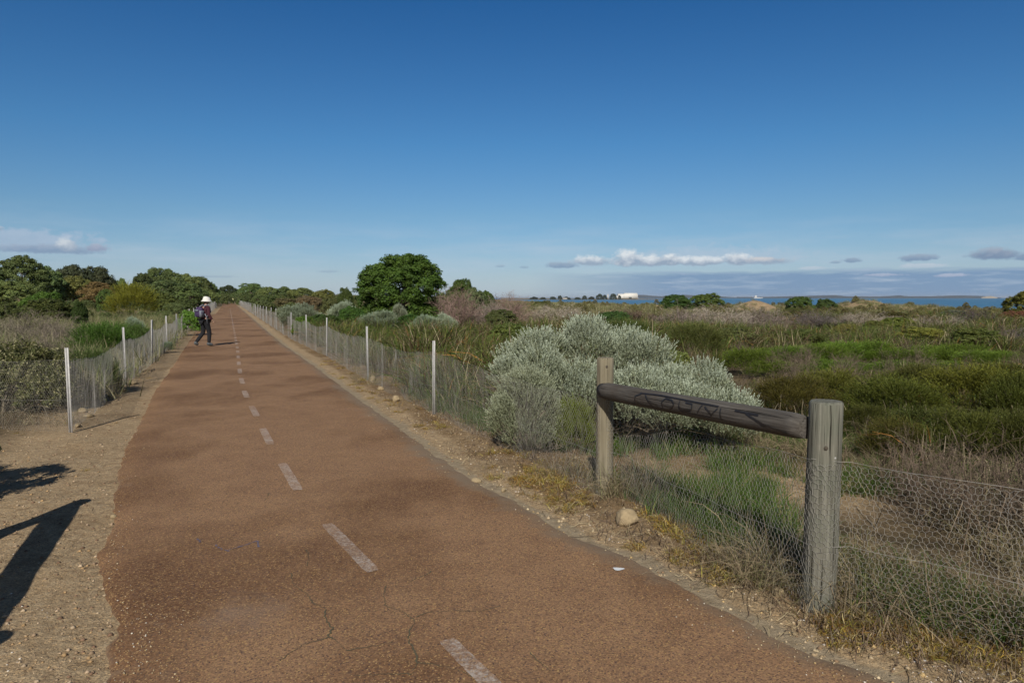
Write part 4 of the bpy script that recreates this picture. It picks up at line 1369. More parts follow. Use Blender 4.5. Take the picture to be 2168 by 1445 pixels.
scatter('low_brush', T_brush, M_DRY, p, s)
# right verge
p, s = mk(16000, lambda x, y: (x > xr(y) + .22) & (x < xfr(y) + .5) & (vnoise(x * 2.2, y * 2.2, 27) > .44), 2.2, 18, 8, (.5, 1.5))
scatter('moss_grass', T_orange, M_DRY, p, s)
p, s = mk(700, lambda x, y: (np.abs(x - xfr(y)) < .35) & (x > xr(y) + .35) & (y > 3.4), 3, 60, 9, (.5, 1.1))
scatter('fence_straw', T_straw, M_DRY, p, s)
# left field
p, s = mk(6000, lambda x, y: left_of_fence(x, y, .3) & ~((x < -3) & (y < 8.6)) & ~((((x + 7.4) / 2.2) ** 2 + ((y - 9.7) / 1.1) ** 2) < 1), 9, 75, 10, (.6, 1.3), amin=-1.0, amax=-.1)
scatter('field_grass', T_pale, M_DRY, p, s)
p, s = mk(1600, lambda x, y: left_of_fence(x, y, .0) & (y > 8.7) & ~((((x + 7.4) / 1.9) ** 2 + ((y - 9.9) / .8) ** 2) < 1), 8.6, 45, 11, (.7, 1.6), amin=-1.0, amax=-.1)
scatter('fence_dry_grass', T_straw, M_DRY, p, s)
p, s = mk(900, lambda x, y: left_of_fence(x, y, .2) & (y > 8.9) & (vnoise(x, y, 28) > .5), 8.8, 24, 12, (.8, 1.6), amin=-1.0, amax=-.1)
scatter('field_green_grass', T_green, M_LEAF, p, s)
p, s = mk(420, lambda x, y: (x < xl(y) - .25) & (vnoise(x * 2, y * 2, 29) > .6), 4, 30, 13, (.3, .8), amin=-1.0, amax=-.1)
scatter('verge_weeds', T_orange, M_DRY, p, s)

# far wooded cover: small shrubs reading as one mass
def mass(tint):
    out = []
    for i in range(4):
        V, Fa, C = crown(700 + i, [(0, 0, .3, .42, .42, .4)] + shell(np.random.default_rng(710 + i), 8, .35, (.16, .24)), 90, .10, 26, .06, up=.6)
        out.append(make_mesh('scrub', V, Fa, C * np.array(tint)))
    return out


def bydist(p, k, lo, hi, seed=0):
    return np.clip(p[:, 1] * k, lo, hi) * np.random.default_rng(seed).uniform(.6, 1.25, len(p))



p, s = mk(1700, lambda x, y: left_of_fence(x, y, 3) & ((x < -26) | (y > 95)) & (vnoise(x / 9, y / 9, 31) > .35), 42, 420, 14, (1.2, 3.6), amin=-1.1, amax=-.36)
scatter('undergrowth', mass((.125, .165, .06)), M_LEAF, p, bydist(p, .016, .8, 3.0), zoff=-.2)
p, s = mk(900, lambda x, y: (x > xfr(np.minimum(y, 220)) + 3) & (terrain(x, y) > -2), 48, 320, 15, (.8, 2.0), amin=-.5, amax=-.03)
p = p[np.abs(p[:, 0] + .31 * p[:, 1]) < .25 * p[:, 1]] if len(p) else p
scatter('far_undergrowth', mass((.145, .175, .065)), M_LEAF, p, bydist(p, .012, .6, 2.2), zoff=-.2)
p, s = mk(900, lambda x, y: right_of_fence(x, y, 2) & (vnoise(x / 7, y / 7, 33) > .4) & (terrain(x, y) > -2), 26, 150, 16, (.5, 1.3), amin=-.2, amax=1.0)
scatter('low_scrub', mass((.20, .19, .085)), M_LEAF, p, bydist(p, .014, .4, .95), zoff=-.1)


# grit, shells and litter on the verges (real little solids)
def grit(name, n, f, size, tints, d0, d1, seed, flat=.6, mat=M_PEBBLE, amin=-1.0, amax=1.0, z0=None):
    rng = np.random.default_rng(seed)
    p = region(n, f, d0, d1, seed=seed, amin=amin, amax=amax)
    n = len(p)
    oct_ = np.array([[1, 0, 0], [0, 1, 0], [-1, 0, 0], [0, -1, 0], [0, 0, 1], [0, 0, -1.]])
    fa = np.array([[0, 1, 4], [1, 2, 4], [2, 3, 4], [3, 0, 4], [1, 0, 5], [2, 1, 5], [3, 2, 5], [0, 3, 5]])
    sc = size[0] * (size[1] / size[0]) ** (rng.random(n) ** 2.5)
    V = oct_[None] * (sc[:, None, None]) * (1 + .5 * (rng.random((n, 6, 1)) - .5)) * np.array([1, 1, flat])
    a = rng.uniform(0, 6.28, n); c, s = np.cos(a)[:, None], np.sin(a)[:, None]
    x = V[..., 0] * c - V[..., 1] * s; y = V[..., 0] * s + V[..., 1] * c
    z = terrain(p[:, 0], p[:, 1]) + sc * flat * .35
    if z0 is not None: z = np.full(n, z0)
    V = np.stack([x + p[:, :1], y + p[:, 1:], V[..., 2] + z[:, None]], -1).reshape(-1, 3)
    Fa = (fa[None] + 6 * np.arange(n)[:, None, None]).reshape(-1, 3)
    col = np.array(tints)[rng.integers(0, len(tints), n)] * rng.uniform(.75, 1.2, (n, 1))
    return tag(link(name, make_mesh(name, V, Fa, np.repeat(col, 6, 0)), mat), kind='stuff')


SANDT = [(.46, .36, .24), (.36, .27, .17), (.52, .42, .28), (.24, .16, .10), (.48, .34, .17)]
verge_r = lambda x, y: (x > xr(y) + .01) & (x < xfr(y) + .9)
verge_l = lambda x, y: (x < xl(y) - .01) & (x > xl(y) - 3.2)
grit('gravel', 26000, verge_l, (.004, .018), SANDT, 2.6, 30, 40, amin=-1.2, amax=0)
grit('verge_gravel', 60000, verge_r, (.004, .018), SANDT, 2.4, 30, 41)
grit('shell_grit', 26000, lambda x, y: (x > xr(y) + .18) & (x < xfr(y) + 1.2) & (vnoise(x * 3, y * 3, 44) > .5), (.004, .010), [(.78, .74, .70), (.7, .66, .62), (.62, .55, .5)], 2.4, 14, 42, .4)
grit('shell_bits', 1500, lambda x, y: (x < xl(y) - .3) & (x > xl(y) - 3.5), (.003, .008), [(.72, .68, .62)], 2.6, 12, 43, .4, amin=-1.2, amax=0)


grit('loose_grit', 60000, lambda x, y: (x > xl(y)) & (x < xr(y)) & ((np.minimum(x - xl(y), xr(y) - x) < .22 * vnoise(x * 3, y * 3, 45) ** 2 * 2) | (vnoise(x * 977, y * 991, 46) > .985)), (.002, .007), SANDT + [(.6, .55, .48)], 2.4, 16, 47, .6, z0=.008)


def litter(name, n, f, L, w, tints, d0, d1, seed, lift=.05, amin=-1.0, amax=1.0):
    rng = np.random.default_rng(seed)
    p = region(n, f, d0, d1, seed=seed, amin=amin, amax=amax); n = len(p)
    a = rng.uniform(0, 6.28, n); ln = rng.uniform(L[0], L[1], n)
    k = 6; t = np.linspace(-.5, .5, k)[None]
    cv = rng.normal(size=(n, 1)) * .9
    ang = a[:, None] + cv * t * 1.6
    x = p[:, :1] + np.cumsum(np.cos(ang), 1) * ln[:, None] / k; y = p[:, 1:] + np.cumsum(np.sin(ang), 1) * ln[:, None] / k
    z = terrain(x, y) + .004 + (rng.random((n, 1)) * lift) * (1 + np.sin(t * 9 + rng.uniform(0, 6, (n, 1)))) * .5
    W = np.full((n, k), 1.) * (w * rng.uniform(.5, 1.4, (n, 1))) * (1 - 1.2 * np.abs(t) * .6)
    col = np.array(tints)[rng.integers(0, len(tints), n)] * rng.uniform(.7, 1.25, (n, 1))
    V, Fa, C = ribbons(np.stack([x, y, z], -1), W, col, rng, side=rng.normal(size=(n, 1, 3)) * .35 + np.array([0, 0, 1.]))
    return tag(link(name, make_mesh(name, V, Fa, C), M_DRY), kind='stuff')


litter('twig_litter', 50000, lambda x, y: (x > xr(y) + .22) & (x < xfr(y) + 1.6) & (vnoise(x * 1.7, y * 1.7, 51) > .30) & (np.abs(x - xfr(y)) < 1.2 - .05 * y), (.05, .26), .0035, [(.13, .085, .065), (.20, .145, .11), (.26, .20, .14), (.10, .07, .055)], 2.3, 14, 52, .07)
litter('straw_litter', 9000, lambda x, y: (x > xr(y) + .08) & (x < xfr(y) + 1.5), (.06, .3), .004, [(.38, .31, .20), (.30, .24, .15)], 2.3, 16, 53, .05)
litter('verge_twigs', 3000, lambda x, y: (x < xl(y) - .1) & (x > xl(y) - 2.6), (.04, .2), .004, [(.15, .11, .07), (.25, .19, .12)], 4, 24, 54, .02, amin=-1.1, amax=0)
litter('dead_stalks', 7000, lambda x, y: right_of_fence(x, y, .2) & field_free(x, y) & (y < 11), (.2, .8), .006, [(.42, .36, .25), (.22, .17, .12), (.15, .11, .08)], 2.6, 12, 55, .45)


# rocks
def rock_mesh(seed):
    import bmesh
    bm = bmesh.new(); bmesh.ops.create_icosphere(bm, subdivisions=3, radius=.5)
    rng = np.random.default_rng(seed)
    pl = unit(rng.normal(size=(7, 3))); dd = rng.uniform(.30, .44, 7)
    for v in bm.verts:
        c = np.array(v.co)
        for n_, q in zip(pl, dd):
            e = c @ n_ - q
            if e > 0: c = c - n_ * e * .85
        c = c * (1 + .05 * math.sin(c[0] * 21 + seed) * math.cos(c[1] * 17) + .04 * math.sin(c[2] * 31))
        v.co = c
    me = bpy.data.meshes.new('rock'); bm.to_mesh(me); bm.free()
    me.polygons.foreach_set('use_smooth', np.ones(len(me.polygons), bool))
    me.materials.append(M_STONE)
    return me


rocks = [rock_mesh(800 + i) for i in range(5)]
for k, (px, py, w, h, lab) in enumerate([
        (1327, 1108, 60, 38, 'pale limestone rock in front of the far timber post, largest on the verge'),
        (1066, 1038, 14, 11, 'small pale stone at the path edge left of the far post'),
        (1008, 1017, 26, 12, 'flat pale stone half buried beside the small saltbush'),
        (868, 828, 34, 24, 'cream rock behind the nearest right picket, left one of a pair'),
        (884, 832, 24, 20, 'grey rock touching the cream rock behind the right picket'),
        (838, 848, 20, 15, 'round pale stone at the fence foot left of the picket pair'),
        (790, 808, 16, 18, 'pale stone against the second right picket'),
        (806, 826, 16, 10, 'little cream stone between the second right picket and the rocks'),
        (925, 858, 14, 12, 'small rock at the base of the nearest right picket'),
        (1648, 1260, 26, 22, 'yellowish stone at the left foot of the near timber post'),
        (1712, 1300, 14, 9, 'small orange stone in front of the near timber post'),
        (1682, 1340, 12, 8, 'tiny orange stone nearest the path edge below the near post'),
        (175, 872, 20, 12, 'pale rock right of the nearest left picket'),
        (188, 884, 26, 10, 'flat rock on the left verge beside the pale rock'),
        (263, 828, 18, 10, 'stone at the foot of the second left picket'),
        (282, 812, 20, 12, 'stone just beyond the second left picket'),
        (165, 905, 14, 10, 'small stone against the nearest left picket'),
        (240, 1092, 14, 9, 'ochre stone on the left edge of the path')]):
    x, y = P(px, py)
    w_, h_ = w * y / F, h * y / F
    o = link('rock', rocks[k % 5], None, None, (x, y, gz(x, y) + h_ * .28), k * 1.3, (w_, w_ * .8, h_ * 1.15))
    tag(o, lab, 'rock', 'pale stones on the verges')


# ------------------------------------------------------------------ timber barriers
def post(parent, loc, h, r, mat, seed, lean=0.0):
    rng = np.random.default_rng(seed)
    k = 16; seg = 24
    zz = np.concatenate([[-.12], np.linspace(0, h - .012, k - 2), [h]])
    a = np.linspace(0, 2 * math.pi, seg, endpoint=False)
    V = []
    for i, z in enumerate(zz):
        rr = r * (1.03 - .05 * z / h) * (1 - .10 * (i == len(zz) - 1)) * (1 + .012 * np.sin(3 * a + seed) + .010 * np.sin(7 * a + z * 3))
        V.append(np.stack([rr * np.cos(a) + lean * z, rr * np.sin(a), np.full(seg, z)], 1))
    V = np.concatenate(V + [np.array([[lean * h, 0, h + .001]])])
    i = np.arange(len(zz) - 1)[:, None] * seg; j = np.arange(seg)[None]; jn = (j + 1) % seg
    mb = MB(); mb.add(V, np.stack([i + j, i + jn, i + seg + jn, i + seg + j], -1).reshape(-1, 4))
    j = np.arange(seg)
    mb.F.setdefault(3, []).append(np.stack([(len(zz) - 1) * seg + j, (len(zz) - 1) * seg + (j + 1) % seg, np.full(seg, len(V) - 1)], 1))
    p = link('post', mb.mesh('post', False), mat, parent, loc)
    for f in list(p.data.polygons): f.use_smooth = len(f.vertices) == 4
    # knots and a bolt head facing the path
    for kk in ((0, 2) if seed != 1 else (1,)):
        an = -math.pi / 2 + rng.uniform(-.5, .6); z = h * rng.uniform(.72, .95)
        kb = MB(); c = np.array([math.cos(an) * r * .992, math.sin(an) * r * .992, z])
        t_ = np.array([-math.sin(an), math.cos(an), 0]); u_ = np.array([0, 0, 1.]); nn = np.array([math.cos(an), math.sin(an), 0])
        aa = np.linspace(0, 2 * math.pi, 14, endpoint=False)
        R_ = .010 if kk < 2 else .006
        ring = c + (np.cos(aa)[:, None] * t_ + 1.2 * np.sin(aa)[:, None] * u_) * R_
        ring2 = c + nn * .004 + (np.cos(aa)[:, None] * t_ + 1.2 * np.sin(aa)[:, None] * u_) * R_ * .6
        j = np.arange(14)
        kb.add(np.vstack([ring, ring2, [c + nn * .004]]), np.stack([j, (j + 1) % 14, 14 + (j + 1) % 14, 14 + j], 1))
        kb.F.setdefault(3, []).append(np.stack([14 + j, 14 + (j + 1) % 14, np.full(14, 28)], 1))
        link('bolt' if kk == 2 else 'knot', kb.mesh('knot'), M_PICKET if kk == 2 else M_BARKK, p)
    return p


M_BARKK = plain_mat('dark_knot', (.07, .06, .045), .9, .3, 60)


def rail(parent, a, b, r, mat):
    a, b = np.array(a), np.array(b); L = np.linalg.norm(b - a)
    seg, k = 24, 26
    s = np.linspace(0, L, k); an = np.linspace(0, 2 * math.pi, seg, endpoint=False)
    V = []
    for i, q in enumerate(s):
        e = .86 if i in (0, k - 1) else 1
        rr = r * e * (1 + .015 * math.sin(q * 5) + .012 * np.sin(3 * an + q * 2))
        V.append(np.stack([np.full(seg, q), rr * np.cos(an), rr * np.sin(an)], 1))
    V = np.concatenate(V + [np.array([[-.004, 0, 0], [L + .004, 0, 0]])])
    mb = MB(); i = np.arange(k - 1)[:, None] * seg; j = np.arange(seg)[None]; jn = (j + 1) % seg
    mb.add(V, np.stack([i + j, i + jn, i + seg + jn, i + seg + j], -1).reshape(-1, 4)[:, ::-1])
    j = np.arange(seg)
    mb.F.setdefault(3, []).append(np.concatenate([np.stack([j, (j + 1) % seg, np.full(seg, k * seg)], 1), np.stack([(k - 1) * seg + (j + 1) % seg, (k - 1) * seg + j, np.full(seg, k * seg + 1)], 1)]))
    o = link('rail', mb.mesh('rail'), mat, parent)
    for f in list(o.data.polygons): f.use_smooth = len(f.vertices) == 4
    d = (b - a) / L
    o.location = a; o.rotation_euler = (0, -math.asin(d[2]), math.atan2(d[1], d[0]))
    return o, L


def barrier_right():
    t = thing('timber_barrier', 'two-post timber barrier with a dark scribbled rail on the right verge', 'barrier', (0, 0, 0))
    x1, y1 = POST_FAR; x2, y2 = POST_NEAR
    post(t, (x1, y1, 0), 1.115, .070, M_POST2, 1)
    post(t, (x2, y2, 0), 1.075, .083, M_POST, 2, .012)
    a = PD(1276, 826, y1 - .10); b = PD(1708, 905, y2 + .05)
    r, L = rail(t, a, b, .068, M_RAIL)
    # black scribble drawn on the side facing the path: (distance along, angle round)
    ST = [[(.62, 2.55), (.56, 2.9), (.56, 3.3), (.60, 3.75)], [(.66, 2.6), (.70, 3.1), (.80, 3.6)],
          [(.86, 2.6), (.83, 3.0), (.85, 3.35), (.92, 3.4), (.95, 3.0), (.92, 2.65), (.86, 2.6)],
          [(.99, 2.6), (.99, 3.1), (1.03, 3.4)], [(1.04, 2.65), (1.10, 2.7), (1.10, 3.2), (1.02, 3.3)],
          [(1.18, 2.6), (1.15, 3.3)], [(1.20, 2.7), (1.26, 3.3), (1.30, 2.7)], [(1.32, 2.6), (1.33, 3.7)], [(1.50, 2.7), (1.62, 3.3), (1.75, 3.7)], [(1.42, 2.6), (1.58, 2.65)],
          [(.60, 2.5), (.8, 2.35), (1.1, 2.45), (1.3, 2.5)]]
    mb = MB()
    for st in ST:
        st = np.array(st); q = np.linspace(0, 1, 20); si = np.linspace(0, 1, len(st))
        s_ = np.interp(q, si, st[:, 0]) * 1.25 - .1; an = np.interp(q, si, st[:, 1])
        k = .0705 * 1.02
        # angle measured so that pi is the side facing the path
        pts = np.stack([s_, -np.cos(an - math.pi) * k * 1.0, -np.sin(an - math.pi) * k], 1)
        nrm = np.stack([0 * s_, pts[:, 1], pts[:, 2]], 1)
        V, Fa, C = ribbons(pts[None], np.full((1, 20), .010), (1, 1, 1), rg, side=nrm[None])
        mb.add(V, Fa)
    link('scribble', mb.mesh('scribble'), M_INK, r)
    return a, b


RA, RB = barrier_right()


def barrier_left():
    t = thing('timber_barrier', 'timber barrier on the left verge casting the bent shadow', 'barrier', (0, 0, 0))
    x1, y1 = LEFT_POST_FAR; x2, y2 = LEFT_POST_NEAR
    post(t, (x1, y1, gz(x1, y1)), 1.10, .070, M_POST2, 3)
    post(t, (x2, y2, gz(x2, y2)), 1.08, .083, M_POST, 4)
    rail(t, (x2 - .02, y2 + .06, .90), (x1, y1 - .02, .97), .085, M_RAIL)


barrier_left()


# ------------------------------------------------------------------ netting and steel pickets
def prism_edges(A, B, r):
    T = unit(B - A)
    ref = np.where(np.abs(T[:, 2:3]) < .8, np.array([[0, 0, 1.]]), np.array([[1., 0, 0]]))
    X = unit(np.cross(T, ref)); Y = np.cross(T, X)
    n = len(A); r = np.broadcast_to(r, (n,))[:, None]
    V = []
    for k in range(3):
        o = (math.cos(k * 2.0944) * X + math.sin(k * 2.0944) * Y) * r
        V += [A + o, B + o]
    V = np.stack(V, 1).reshape(-1, 3)
    b = 6 * np.arange(n)
    Fa = np.concatenate([np.stack([b + 2 * k, b + 2 * k + 1, b + (2 * k + 3) % 6, b + (2 * k + 2) % 6], 1) for k in range(3)])
    return V, Fa


def hexnet(L, H, f, cell=.052, r=.0012, seed=0):
    """hexagonal wire netting of length L and height H; f maps (u,v) to world"""
    s = cell / math.sqrt(3)
    ni = int(L / (cell / 2)); nj = int(H / (1.5 * s))
    i, j = np.meshgrid(np.arange(ni + 1), np.arange(nj + 1))
    u = i * cell / 2; v = j * 1.5 * s + np.where((i + j) % 2 == 1, s / 2, 0)
    u = u + (vnoise(i * .35 + seed, j * .35, 61) - .5) * cell * 1.0; v = v + (vnoise(i * .35, j * .35 + seed, 62) - .5) * cell * .9
    Q = f(u, v)
    A = [Q[:, :-1].reshape(-1, 3)]; B = [Q[:, 1:].reshape(-1, 3)]; R = [np.full(A[0].shape[0], r)]
    m = ((i + j) % 2 == 1)[:-1]
    A.append(Q[:-1][m]); B.append(Q[1:][m]); R.append(np.full(m.sum(), r * 1.5))
    V, Fa = prism_edges(np.concatenate(A), np.concatenate(B), np.concatenate(R))
    return V, Fa


def net_between(pts, h0, h1, cell, r, seed, sag=.05, bulge=.05, close=False):
    """netting over a ground polyline; returns MB"""
    pts = np.array(pts, float); s = np.r_[0, np.cumsum(np.linalg.norm(np.diff(pts, axis=0), axis=1))]
    L = s[-1]

    def f(u, v):
        uu = np.clip(u / L, 0, 1) * L
        x = np.interp(uu, s, pts[:, 0]); y = np.interp(uu, s, pts[:, 1])
        i = np.clip(np.searchsorted(s, uu, side='right') - 1, 0, len(s) - 2)
        d = unit(pts[i + 1] - pts[i])
        w = np.sin(np.pi * np.clip(u / L, 0, 1))
        H = h0 + (h1 - h0) * u / L - sag * w
        hmax = max(h0, h1)
        g = terrain(x, y)
        vv = v / hmax * H
        off = bulge * w * (vnoise(u * 2.2 + seed, v * 2.2, 63) - .5) * 2
        return np.stack([x - d[..., 1] * off, y + d[..., 0] * off, g + vv - .01], -1)
    V, Fa = hexnet(L, max(h0, h1), f, cell, r, seed)
    mb = MB(); mb.add(V, Fa)
    n = max(8, int(L / .12)); u = np.linspace(0, L, n)
    for vv, dz in ((max(h0, h1), 0), (max(h0, h1) * .45, 0)):
        q = f(u, np.full(n, vv)); q[:, 2] += np.sin(u * 9 + seed) * .004
        add_tube(mb, q, .0011, 4, None, False)
    return mb


def picket_mesh():
    mb = MB(); h = 1.04
    for k in range(3):
        a = math.pi / 2 + k * 2.0944
        c = (math.cos(a) * .013, math.sin(a) * .013, h / 2 - .06)
        add_box(mb, c, (.030, .005, h + .12), a)
    for k in range(9):                                     # wire holes read as small dark notches on the front web
        pass
    return mb.mesh('picket')


PK = picket_mesh()
M_HOLE = plain_mat('picket_hole', (.05, .05, .05), .9)
PK.materials.append(M_PICKET)


def fence(name, label, ppts, first_pts, first_h, seed, extra=None):
    t = thing(name, label, 'fence', (0, 0, 0))
    for k, (x, y) in enumerate(ppts):
        o = link('star_picket', PK, None, t, (x, y, gz(x, y)), (k * 1.7) % 1.2 - .6 + 3.14)
        o.rotation_euler = (((k * 37) % 7 - 3) * .008, ((k * 53) % 7 - 3) * .010, o.rotation_euler[2])
        o.scale = (.80, .80, 1.0 + ((k * 29) % 5 - 2) * .012)
    for pts, h0, h1 in first_pts:
        mb = net_between(pts, h0, h1, .031, .00078, seed); seed += 1
        link('netting', mb.mesh('netting'), M_WIRE, t)
    # near spans individually shaped, far spans share one panel
    shared = None
    for k in range(len(ppts) - 1):
        (xa, ya), (xb, yb) = ppts[k], ppts[k + 1]
        L = math.hypot(xb - xa, yb - ya)
        if ya < 24:
            mb = net_between([(xa, ya), (xb, yb)], .86, .86, .036, .00088, seed + k, .09, .07 if (ya < 11 and xa > -3) else .025)
            link('netting', mb.mesh('netting'), M_WIRE, t)
        else:
            if shared is None:
                def f(u, v): return np.stack([u / 4.6, .05 * np.sin(u * 2.1) * np.sin(np.pi * u / 4.6), v * (1 - .06 * np.sin(np.pi * u / 4.6))], -1)
                V, Fa = hexnet(4.6, .88, lambda u, v: f(u, v) * np.array([4.6, 1, 1]), .062, .0014, 9)
                mb = MB(); mb.add(V, Fa)
                u = np.linspace(0, 4.6, 20)
                add_tube(mb, f(u, np.full(20, .88)) * np.array([4.6, 1, 1]), .002, 4, None, False)
                shared = mb.mesh('netting_far'); shared.materials.append(M_WIRE)
            za, zb = gz(xa, ya), gz(xb, yb)
            o = link('netting', shared, None, t, (xa, ya, za), math.atan2(yb - ya, xb - xa), (L / 4.6, 1, 1))
            o.rotation_euler[1] = -math.atan2(zb - za, L)
    return t


x1, y1 = POST_FAR; x2, y2 = POST_NEAR
fn = .085
arc = [(x2 + .088 * math.cos(a), y2 + .088 * math.sin(a)) for a in np.linspace(-.35, -2.6, 7)]
fence('netting_fence', 'long wire netting fence on steel pickets along the right side of the path', RF,
      [([(4.3, 1.75), (x2 + .5, y2 - .42)] + arc, .80, .80),
       ([arc[-1], (x1 + .10, y1 - .05), (x1 + .03, y1 - .078), (x1 - .06, y1 - .05)], .80, .80),
       ([(x1 - .06, y1 - .05), RF[0]], .80, .88)], 0, 3)
fence('netting_fence', 'shorter wire netting fence on steel pickets along the left side of the path', LF,
      [([(-9.6, 9.3), LF[0]], .86, .88)], 0, 60)


# ------------------------------------------------------------------ headland buildings and trees
M_WHITE = plain_mat('white_wall', (.66, .65, .62), .7, .05, .2)
M_DARKWIN = plain_mat('dark_opening', (.08, .09, .10), .4)


def headland():
    D = 2050
    x, _, z = PD(1328, 632, D)
    t = thing('white_building', 'large white flat-roofed building on the far headland', 'building', (x, D, z))
    k = D / F
    mb = MB(); add_box(mb, (0, 0, 5 * k), (40 * k, 26 * k, 10 * k)); add_box(mb, (-16 * k, -2, 3 * k), (16 * k, 30 * k, 6 * k))
    link('wall', mb.mesh('wall'), M_WHITE, t)
    mb = MB(); add_box(mb, (6 * k, 0, 10.8 * k), (26 * k, 20 * k, 1.6 * k)); link('roof', mb.mesh('roof'), plain_mat('pale_roof', (.7, .69, .66), .7), t)
    mb = MB(); add_box(mb, (4 * k, -13.2 * k, 2 * k), (6 * k, 2, 3 * k)); link('door', mb.mesh('door'), M_DARKWIN, t)
    x, _, z = PD(1287, 632, D)
    t = thing('pale_tower', 'slim pale tower left of the white building on the headland', 'tower', (x, D, z))
    mb = MB(); add_box(mb, (0, 0, 4 * k), (2 * k, 2 * k, 8 * k)); link('shaft', mb.mesh('shaft'), M_WHITE, t)
    mb = MB(); add_box(mb, (0, 0, 8.6 * k), (3.2 * k, 3.2 * k, 1.2 * k)); link('head', mb.mesh('head'), M_WHITE, t)
    x, _, z = PD(1196, 633, D - 60)
    t = thing('shore_shed', 'small white shed on the shore left of the pale tower', 'shed', (x, D - 60, z))
    mb = MB(); add_box(mb, (0, 0, 1 * k), (9 * k, 6 * k, 2 * k)); link('wall', mb.mesh('wall'), M_WHITE, t)
    mb = MB(); add_box(mb, (0, 0, 2.25 * k), (10 * k, 7 * k, .5 * k)); link('roof', mb.mesh('roof'), plain_mat('shed_roof', (.5, .48, .45), .7), t)
    # a ship and a boat far out
    for px, Dd, w, lab in ((1605, 5200, 18, 'white ship far out, just left of the round dark skyline shrub'), (1348, 4200, 6, 'small white vessel right of the white building')):
        x, _, z = PD(px, 630, Dd); k2 = Dd / F
        t = thing('ship', lab, 'ship', (x, Dd, -4))
        hull = MB(); c = w * k2 / 2
        V = [[-c, -2 * k2 / 2, 0], [c, -k2, 0], [c, k2, 0], [-c, k2, 0], [-c * 1.05, -k2 * 1.2, 2.3 * k2], [c * 1.15, -k2 * 1.2, 2.3 * k2], [c * 1.15, k2 * 1.2, 2.3 * k2], [-c * 1.05, k2 * 1.2, 2.3 * k2]]
        hull.add(V, [[0, 1, 5, 4], [1, 2, 6, 5], [2, 3, 7, 6], [3, 0, 4, 7], [4, 5, 6, 7]])
        link('hull', hull.mesh('hull'), plain_mat('hull_grey', (.45, .47, .5), .6), t)
        sp = MB(); add_box(sp, (-c * .55, 0, 3.8 * k2), (c * .5, k2 * 1.4, 3.4 * k2)); add_box(sp, (-c * .5, 0, 5.8 * k2), (c * .12, k2 * .4, 1.5 * k2))
        link('cabin', sp.mesh('cabin'), M_WHITE, t)
    crowns = [(1130, 627, 22), (1150, 628, 18), (1170, 626.5, 16), (1186, 624.5, 12), (1200, 627, 20), (1222, 628, 18), (1238, 624, 12), (1252, 627, 16), (1269, 620.5, 17), (1281, 622.5, 12), (1298, 619.5, 17), (1312, 624, 8)]
    for q_, (px, top, w) in enumerate(crowns):
        plant('bushy', px, top, w, 2000, (.045, .060, .042), 'headland_tree', 'dark tree on the low far headland, %s from its left end' % ORD[q_], 'tree', 'dark trees on the far headland')


headland()


# ------------------------------------------------------------------ people
def skin_mesh(name, verts, edges, radii, sub=2, smooth=True):
    me = bpy.data.meshes.new(name); me.from_pydata([tuple(v) for v in verts], edges, [])
    o = bpy.data.objects.new(name, me); COL.objects.link(o)
    m = o.modifiers.new('skin', 'SKIN'); m.use_smooth_shade = True
    for i, sv in enumerate(me.skin_vertices[0].data):
        r = radii[i]; sv.radius = r if isinstance(r, tuple) else (r, r)
        sv.use_root = i == 0
    s = o.modifiers.new('sub', 'SUBSURF'); s.levels = sub; s.render_levels = sub
    dg = bpy.context.evaluated_depsgraph_get()
    out = bpy.data.meshes.new_from_object(o.evaluated_get(dg))
    bpy.data.objects.remove(o)
    out.name = name
    out.materials.clear()
    return out


